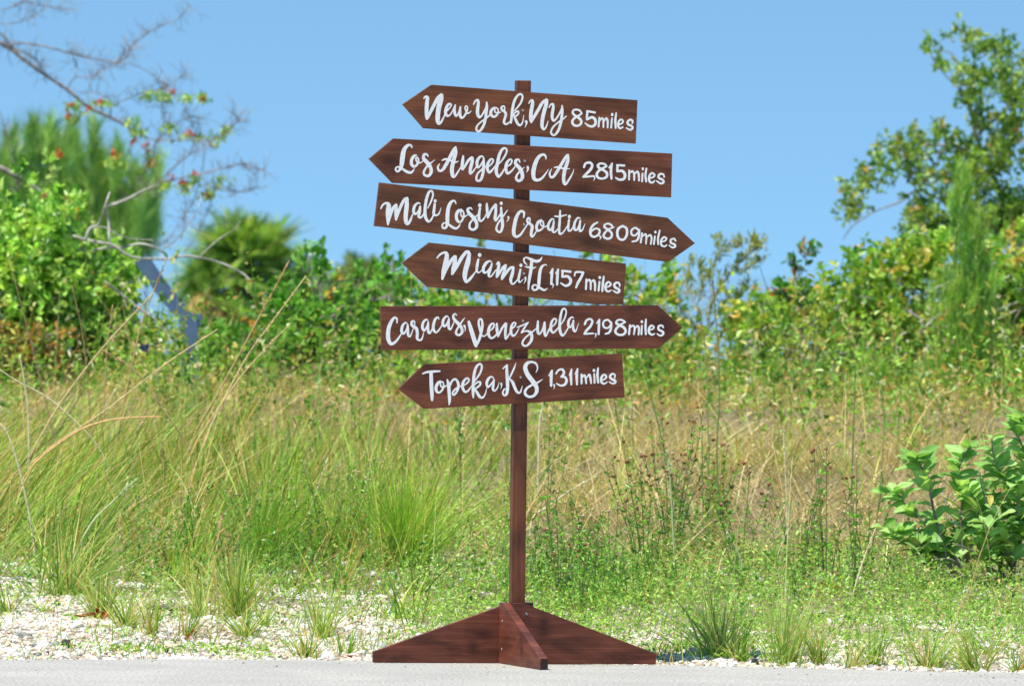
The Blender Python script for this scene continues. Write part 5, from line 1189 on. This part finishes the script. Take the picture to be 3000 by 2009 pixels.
# weeds with round seed heads ------------------------------------------
g = Geo(); stones(g, np.zeros((1, 3)), np.array([0.0072]), jitter_cols(1, ['a5693a'], [1])); ME_HB = g.mesh('seed_head', M_STALK, smooth=True)
g = Geo(); stones(g, np.zeros((1, 3)), np.array([0.0068]), jitter_cols(1, ['c9b27a'], [1])); ME_HT = g.mesh('seed_head', M_STALK, smooth=True)
g = Geo(); stones(g, np.zeros((1, 3)), np.array([0.0078]), jitter_cols(1, [(0.8, 0.8, 0.72)], [1])); ME_HW = g.mesh('flower_head', M_PETAL, smooth=True)
def weed(px, py, hpx, wpx, ns, label, head='b', leafc=('5f9638', '7fb04c', '466f2a')):
    b = ground_px(px, py); sc = (b[1] + 30) / FPX; root = empty('weed', tuple(b)); tag(root, label, 'weed', 'weeds with round seed heads')
    sg = Geo(); lg = Geo(); heads = []
    for i in range(ns):
        H = hpx * sc * rng.uniform(0.6, 1.0); dx = rng.uniform(-0.75, 0.75) * wpx * sc; dy = rng.uniform(-0.4, 0.4) * wpx * sc
        P = smooth3([(dx * 0.15, dy * 0.1, -0.01), (dx * 0.4, dy * 0.4, H * 0.4), (dx * 0.8, dy * 0.8, H * 0.75), (dx, dy, H)], 4)
        tube(sg, P, np.linspace(0.0022, 0.0011, len(P)), np.array(lin('8f9150')), k=4); heads.append(P[-1])
        for k in range(3):
            j = int(rng.integers(len(P) // 2, len(P) - 1)); e = P[j] + np.array([rng.normal(0, 0.028), rng.normal(0, 0.02), rng.uniform(0.02, 0.06)]); tube(sg, [P[j], e], [0.0012, 0.0008], np.array(lin('7a7a3e')), k=3)
            if rng.random() < 0.75: heads.append(e)
        n = 26; j = rng.integers(1, max(2, int(len(P) * 0.85)), n); a = rng.uniform(0, 6.28, n)
        leaves(lg, P[j], np.stack([np.cos(a), np.sin(a), rng.uniform(0, 0.9, n)], -1), rng.uniform(0.014, 0.032, n), rng.uniform(0.006, 0.011, n), jitter_cols(n, list(leafc), [1] * len(leafc)) * 1.5)
    sg.build('stem', M_STALK, root); lg.build('foliage', M_LEAF, root)
    for h_ in heads:
        o = link('seed_head' if head != 'w' else 'flower_head', {'b': ME_HB, 't': ME_HT, 'w': ME_HW}[head if rng.random() < 0.75 else ('t' if head == 'b' else head)], root); o.location = tuple(h_); s_ = rng.uniform(0.7, 1.15); o.scale = (s_, s_, s_); o.rotation_euler = (rng.uniform(0, 6), rng.uniform(0, 6), rng.uniform(0, 6))
for a in [
    (1640, 1775, 420, 150, 5, 'bushy weed with pale tan heads nearest the post on its right', 't'),
    (1700, 1800, 330, 170, 6, 'low weed with orange-brown heads just right of the post foot', 'b'),
    (1790, 1740, 300, 160, 6, 'leafy weed with tan heads between the post and the tall brown-headed one', 't'),
    (1890, 1700, 420, 170, 7, 'weed with scattered brown heads left of the tallest brown-headed one', 'b'),
    (1965, 1650, 480, 200, 9, 'tallest weed, crowded with dark reddish-brown heads, right of the post', 'b'),
    (2060, 1620, 380, 180, 8, 'brown-headed weed mixed into the broad-bladed clump', 'b'),
    (2170, 1690, 330, 170, 6, 'weed with rust heads against the dry grass, centre right', 'b'),
    (2340, 1730, 420, 150, 4, 'open weed with a tall forked stem and tan heads, right of centre', 't'),
    (2420, 1720, 430, 130, 4, 'slender weed with brown heads, left neighbour of the white-tipped one', 'b'),
    (2505, 1760, 440, 70, 3, 'slender upright weed with whitish tips, left of the leafy shrub', 't'),
    (2540, 1700, 330, 100, 3, 'thin weed with tan heads touching the leafy shrub', 't'),
    (1600, 1620, 420, 110, 3, 'thin-stemmed leafy weed behind the post, on its right', 't'),
    (1350, 1480, 420, 60, 2, 'single tall leafy weed standing between lowest board and lime-green clump', 't'),
    (820, 1640, 260, 200, 6, 'bushy weed with tiny pale heads in the left grass', 't'),
    (1000, 1640, 300, 160, 5, 'weed with pale heads at the left of the lime-green clump', 't'),
]: weed(*a)

# round white flower heads in the ground cover
FL = ['round white flower head directly above the middle of the right foot of the sign', 'white flower head above the inner end of the right sign foot', 'white flower head in the grass close over the sloping edge of the right foot',
      'white flower head lowest on the slope of the right foot', 'white flower head among orange-brown seed heads right of the post', 'white flower head at the base of the tan-headed leafy weed', 'white flower head near the post, above the ground cover',
      'white flower head nearest the post foot on its right', 'lone white flower head in the green left of the post foot', 'lone white flower head at the edge of the dry grass, far right of the post']
for i, (px, py) in enumerate([(1848, 1785), (1722, 1790), (1818, 1815), (1845, 1830), (1700, 1730), (1745, 1680), (1655, 1650), (1620, 1800), (1430, 1785), (2330, 1650)]):
    b = ground_px(px, py + 30); root = empty('white_flower', tuple(b)); tag(root, FL[i], 'flower', 'round white flower heads in the ground cover')
    g = Geo(); tube(g, [(0, 0, -0.005), (0.002, 0, 0.034)], [0.001, 0.0008], np.array(lin('6f8a3a')), k=4); g.build('stem', M_STALK, root)
    o = link('flower_head', ME_HW, root); o.location = (0.002, 0, 0.038); o.rotation_euler = (i, i * 2, 0)
# daisy in the shrub
b = np.array(tuple(at(2690, 1545, 3.1))); root = empty('daisy', tuple(b)); tag(root, 'single small white daisy with orange centre on the left side of the leafy shrub', 'flower')
for i in range(6):
    g = Geo(); a = i / 6 * 6.28; leaves(g, np.array([[0, 0, 0.0]]), np.array([[math.cos(a), -0.35, math.sin(a) * 0.45 + 0.12]]), 0.011, 0.008, np.array([[0.8, 0.8, 0.78]]), fold=0.05, up=np.array([0, -0.3, 5.0])); g.build('petal', M_PETAL, root)
g = Geo(); stones(g, np.array([[0, -0.002, 0.002]]), np.array([0.0042]), np.array([[0.75, 0.38, 0.04]])); g.build('disc', M_PETAL, root, smooth=True)
g = Geo(); tube(g, [(0, 0, 0), (0.004, 0.01, -0.08), (0.0, 0.02, -0.20)], 0.0012, np.array(lin('6f8a3a')), k=4); g.build('stem', M_STALK, root)

# ------------------------------------------------------------------ leafy shrub, right foreground
def big_leaf(curl, fold, wave):
    nu, nv = 7, 5; V = []; Cc = []
    for i in range(nu):
        t = i / (nu - 1); wd = 0.5 * math.sin(math.pi * min(t * 0.93 + 0.06, 1)) ** 0.8 * (1 - 0.25 * t) * 0.60
        for j in range(nv):
            s_ = j / (nv - 1) * 2 - 1
            V.append((t, s_ * wd, -curl * t * t + fold * abs(s_) * wd + wave * math.sin(t * 9 + s_ * 2) * 0.03 * abs(s_)))
            vein = 1.3 if j == 2 else (1.05 if (i + abs(j - 2)) % 2 else 0.97); Cc.append((vein, vein, vein))
    q = [[i * nv + j, i * nv + j + 1, (i + 1) * nv + j + 1, (i + 1) * nv + j] for i in range(nu - 1) for j in range(nv - 1)]
    return V, q, np.array(Cc)
LM = []
M_BIG = leaf_mat('shrub_leaf', 0.5, 0.34, 0.35, 30, 0.92, hue=(1.06, 0.98, 0.8))
for i in range(9):
    V, q, cc = big_leaf(rng.uniform(0.05, 0.45), rng.uniform(0.1, 0.6), rng.uniform(0, 2)); g = Geo()
    g.add(V, q, None, cc * np.array(lin(['7bb052', '8abd62', '9ac873', '6ba047', '80b65c', 'a8cf80', '74aa50', '92c46a', 'b5c25a'][i])) * 1.12); LM.append(g.mesh('leaf', M_BIG, smooth=True))
def shrub():
    y = 3.4; b = at(2850, 1690, y); base = np.array([b.x, y, float(ground_z(b.x, y))]); root = empty('leafy_shrub', tuple(base)); tag(root, 'big-leaved light green shrub at the right edge above the ground cover', 'shrub'); sc = (y + 30) / FPX
    S = [[(2800, 1690), (2758, 1599), (2694, 1518), (2630, 1450), (2600, 1440)], [(2790, 1680), (2741, 1518), (2718, 1413), (2690, 1350), (2680, 1345)], [(2830, 1690), (2816, 1546), (2819, 1448), (2810, 1373), (2838, 1310)],
         [(2900, 1700), (2870, 1540), (2860, 1480), (2835, 1430)], [(2920, 1700), (2984, 1460), (2944, 1402), (2915, 1355), (2905, 1285)], [(2960, 1700), (3020, 1450), (2998, 1320), (2975, 1250), (3000, 1225)],
         [(2820, 1700), (2740, 1620), (2650, 1590), (2590, 1545)], [(2850, 1700), (2780, 1610), (2700, 1570), (2620, 1560)], [(2900, 1700), (2900, 1600), (2880, 1520)], [(2960, 1710), (2960, 1600), (2930, 1500)], [(3000, 1710), (3080, 1500), (3070, 1350), (3100, 1250)], [(3000, 1710), (3030, 1620), (3020, 1520)],
         [(2840, 1700), (2790, 1640), (2730, 1640)], [(2860, 1700), (2800, 1560), (2770, 1470), (2755, 1420)], [(2980, 1700), (2930, 1580), (2880, 1440), (2870, 1380)], [(2940, 1700), (2860, 1620), (2790, 1590)]]
    cnt = 0
    for si, pts in enumerate(S):
        dy = rng.uniform(-0.18, 0.18); w3 = smooth3([np.array(tuple(at(px, py, y + dy * i / (len(pts) - 1)))) - base for i, (px, py) in enumerate(pts)], 8)
        g = Geo(); tube(g, w3, np.linspace(4.5, 1.6, len(w3)) * sc, k=6); g.build('stem', M_BARK, root, smooth=True)
        for i in range(6 if len(pts) > 3 else 3, len(w3), 2):
            for sd in (-1, 1, 0)[: 3 if rng.random() < 0.45 else 2]:
                if cnt >= 290: break
                t = nrm(w3[min(i + 1, len(w3) - 1)] - w3[i - 1]); az = rng.uniform(0, 6.28) if sd == 0 else (0 if sd > 0 else math.pi) + rng.normal(0, 0.7) + (i % 4) * 0.4
                d = nrm(np.array([math.cos(az), math.sin(az) * 0.8, rng.uniform(-0.15, 0.75)]) + t * 0.45)
                nrmv = nrm(np.array([rng.normal(0, 0.45), rng.normal(-0.35, 0.4), 1.0])); yv = nrm(np.cross(nrmv, d)); zv = np.cross(d, yv)
                s_ = rng.uniform(44, 84) * sc * (0.75 if i > len(w3) - 4 else 1)
                o = link('leaf', LM[int(rng.choice(9, p=[.15, .16, .14, .12, .14, .1, .1, .08, .01]))], root)
                m = Matrix([[d[0], yv[0], zv[0]], [d[1], yv[1], zv[1]], [d[2], yv[2], zv[2]]]).to_4x4(); o.matrix_basis = Matrix.Translation(Vector(w3[i].tolist())) @ m @ Matrix.Scale(s_, 4); cnt += 1
    for k in range(300 - cnt - 6):
        px = rng.uniform(2620, 3060); py = rng.uniform(1500 + (2800 - px) * 0.25 if px < 2800 else 1470, 1665); d = nrm(np.array([rng.normal(-0.2, 0.8), rng.normal(-0.4, 0.5), rng.uniform(-0.5, 0.6)]))
        nrmv = nrm(np.array([rng.normal(0, 0.5), rng.normal(-0.5, 0.4), 1.0])); yv = nrm(np.cross(nrmv, d)); zv = np.cross(d, yv); p = np.array(tuple(at(px, py, y + rng.uniform(-0.15, 0.25)))) - base
        o = link('leaf', LM[int(rng.integers(0, 8))], root); m = Matrix([[d[0], yv[0], zv[0]], [d[1], yv[1], zv[1]], [d[2], yv[2], zv[2]]]).to_4x4(); o.matrix_basis = Matrix.Translation(Vector(p.tolist())) @ m @ Matrix.Scale(rng.uniform(50, 90) * sc, 4)
shrub()
sh = bpy.data.objects['leafy_shrub']; g = Geo(); b0 = np.array(tuple(sh.location)); sc = (3.4 + 30) / FPX
P, U, K = blob_points(520, [(2860, 1590, 150, 80), (2960, 1540, 110, 120), (3040, 1480, 100, 180), (2740, 1620, 90, 50), (2900, 1440, 60, 60)], 3.5, 0.22); P = P[P[:, 2] > b0[2] + 0.01]; n = len(P)
leaves(g, P - b0, nrm(rng.normal(0, 1, (n, 3)) * [1, 1, 0.6] + [-0.2, -0.3, -0.1]), rng.uniform(30, 66, n) * sc, rng.uniform(16, 32, n) * sc, jitter_cols(n, ['7bb052', '8abd62', '5a9438', '9cc86a', 'c2b45a'], [4, 4, 3, 2, 0.4]) * 1.1, fold=0.15)
g.build('foliage', M_BIG, sh)['kind'] = 'stuff'

# ------------------------------------------------------------------ stones, dry leaves, fibrous clump
def rock(px, py, wpx, hpx, col, label, name='stone', cat='stone', seed=0):
    b = ground_px(px, py); sc = (b[1] + 30) / FPX; r = np.random.default_rng(seed)
    me = bpy.data.meshes.new(name); import bmesh
    bm = bmesh.new(); bmesh.ops.create_icosphere(bm, subdivisions=3, radius=1.0)
    F = r.normal(0, 1, (9, 3)); F /= np.linalg.norm(F, axis=1)[:, None]; cut = r.uniform(0.55, 0.9, 9)
    for v in bm.verts:
        p = np.array(v.co)
        for f_, c_ in zip(F, cut):
            d_ = p.dot(f_)
            if d_ > c_: p = p - f_ * (d_ - c_) * 0.92
        p += 0.02 * np.sin(p[[1, 2, 0]] * 9 + seed); v.co = Vector((p[0] * wpx * sc / 2, p[1] * wpx * sc * 0.4, p[2] * hpx * sc * 0.62))
    bm.to_mesh(me); bm.free()
    m = bark_mat('rock_' + name, tuple(c * 0.6 for c in col), tuple(min(c * 1.3, 0.9) for c in col), 160, 0.6); me.materials.append(m)
    o = link(name, me); o.location = (b[0], b[1], b[2] + hpx * sc * 0.28); tag(o, label, cat)
rock(194, 1898, 34, 32, (0.05, 0.05, 0.055), 'small dark charcoal stone in the white gravel, lower left', seed=3)
rock(160, 1896, 34, 22, (0.32, 0.31, 0.30), 'grey stone touching the dark charcoal one on its left', seed=5)
rock(66, 1866, 62, 24, (0.34, 0.33, 0.31), 'flat grey stone in the gravel near the left picture edge', seed=8)
rock(140, 1916, 9, 14, (0.12, 0.06, 0.03), 'tiny rusty-brown stone left of the dark charcoal one', seed=9)
rock(2211, 1948, 24, 26, (0.04, 0.045, 0.05), 'small black stone on the road edge right of the sign', seed=4)
rock(1112, 1903, 58, 26, (0.52, 0.52, 0.52), 'pale grey stone slab behind the left sign foot', seed=6)
rock(1975, 1888, 34, 22, (0.66, 0.63, 0.58), 'white stone in the low grass right of the right sign foot', seed=7)
rock(2030, 1915, 30, 24, (0.62, 0.60, 0.55), 'white stone near the road edge, right of the sign', seed=12)
rock(115, 1917, 34, 8, (0.10, 0.11, 0.12), 'thin dark slate sliver on the gravel by the road, lower left', seed=13)
rock(880, 1895, 34, 18, (0.30, 0.31, 0.32), 'bluish-grey stone in the gravel left of the sign', seed=14)
rock(735, 1878, 36, 20, (0.42, 0.41, 0.40), 'light grey stone half way between left edge and sign', seed=15)
def dry_leaf(px, py, lpx, wpx, col, label, curl=0.6, n=1):
    b = ground_px(px, py); sc = (b[1] + 30) / FPX; root = empty('dry_leaf', tuple(b)); tag(root, label, 'dead leaf')
    m = leaf_mat('dead_leaf', 0.7, 0.1, 0.2, 90)
    for i in range(n):
        nu, nv = 6, 4; g = Geo(); V = []
        for a in range(nu):
            t = a / (nu - 1); wd = math.sin(math.pi * (t * 0.9 + 0.05)) * wpx * sc / 2
            for c in range(nv): s_ = c / (nv - 1) * 2 - 1; V.append(((t - 0.5) * lpx * sc, s_ * wd, 0.004 + curl * wpx * sc * 0.5 * s_ * s_ + 0.25 * lpx * sc * (t - 0.5) ** 2 + rng.normal(0, 0.0006)))
        g.add(V, [[a * nv + c, a * nv + c + 1, (a + 1) * nv + c + 1, (a + 1) * nv + c] for a in range(nu - 1) for c in range(nv - 1)], None, np.array(lin(col)) * rng.uniform(0.8, 1.15))
        o = g.build('blade', m, root, smooth=True); o.location = (rng.normal(0, 0.5) * lpx * sc * (n > 1), rng.normal(0, 0.4) * lpx * sc * (n > 1), rng.uniform(0, 0.02) * (n > 1)); o.rotation_euler = (rng.normal(0, 0.4), rng.normal(0, 0.4), rng.uniform(-0.4, 0.4) + i * 0.9)
dry_leaf(548, 1876, 70, 22, 'b06a35', 'curled orange-brown dead leaf on the gravel beside a thin tuft')
dry_leaf(285, 1820, 60, 20, '8a4028', 'red-brown dead leaves at the root of the dense dark-based tuft', n=3)
dry_leaf(1037, 1928, 46, 14, 'b8693c', 'reddish dead leaf on the road edge left of the sign foot')
dry_leaf(2425, 1738, 66, 24, 'c98a4a', 'curled cinnamon-coloured dead leaves in the ground cover at the right', n=6)
dry_leaf(2530, 1705, 50, 20, 'd09050', 'pale orange dead leaf below the leafy shrub', n=2)
dry_leaf(2897, 1838, 34, 16, 'c9a25c', 'single yellow-brown dead leaf near the lower right corner')
dry_leaf(365, 1880, 16, 8, '8a3a28', 'tiny red-brown leaf upright in the gravel, lower left')
b = ground_px(499, 1790); sc = (b[1] + 30) / FPX; root = empty('fibrous_clump', tuple(b)); tag(root, 'flat weathered grey clump of fibres lying at the gravel edge among the tufts', 'debris')
n = 900; a = rng.uniform(-1, 1, n); c_ = rng.uniform(-1, 1, n); k = a * a + c_ * c_ < 1; a, c_ = a[k], c_[k]; n = len(a); hh = np.sqrt(1 - a * a * 0.9) * 0.020 * (1 - 0.5 * c_ * c_)
Pb = np.stack([a * 85 * sc, c_ * 0.05, hh * rng.uniform(0.5, 1.1, n)], -1); L = rng.uniform(25, 60, n) * sc
g = Geo(); blades(g, Pb, np.stack([L, rng.normal(0, 0.15, n) * L, -a * 0.25 * L + rng.normal(0, 0.08, n) * L], -1), 0.0022, 0.002, jitter_cols(n, [(0.16, 0.16, 0.16), (0.28, 0.28, 0.29), (0.42, 0.42, 0.43), (0.10, 0.09, 0.08)], [3, 4, 2, 2], 0.1), segs=2, taper=0.5); g.build('fibre', M_DRY, root)['kind'] = 'stuff'
g = Geo(); t2 = nrm(IV); g.add(t2 * np.array([78 * sc, 0.045, 0.014]), None, IF, (0.09, 0.09, 0.09)); g.build('core', M_STONE, root, smooth=True)
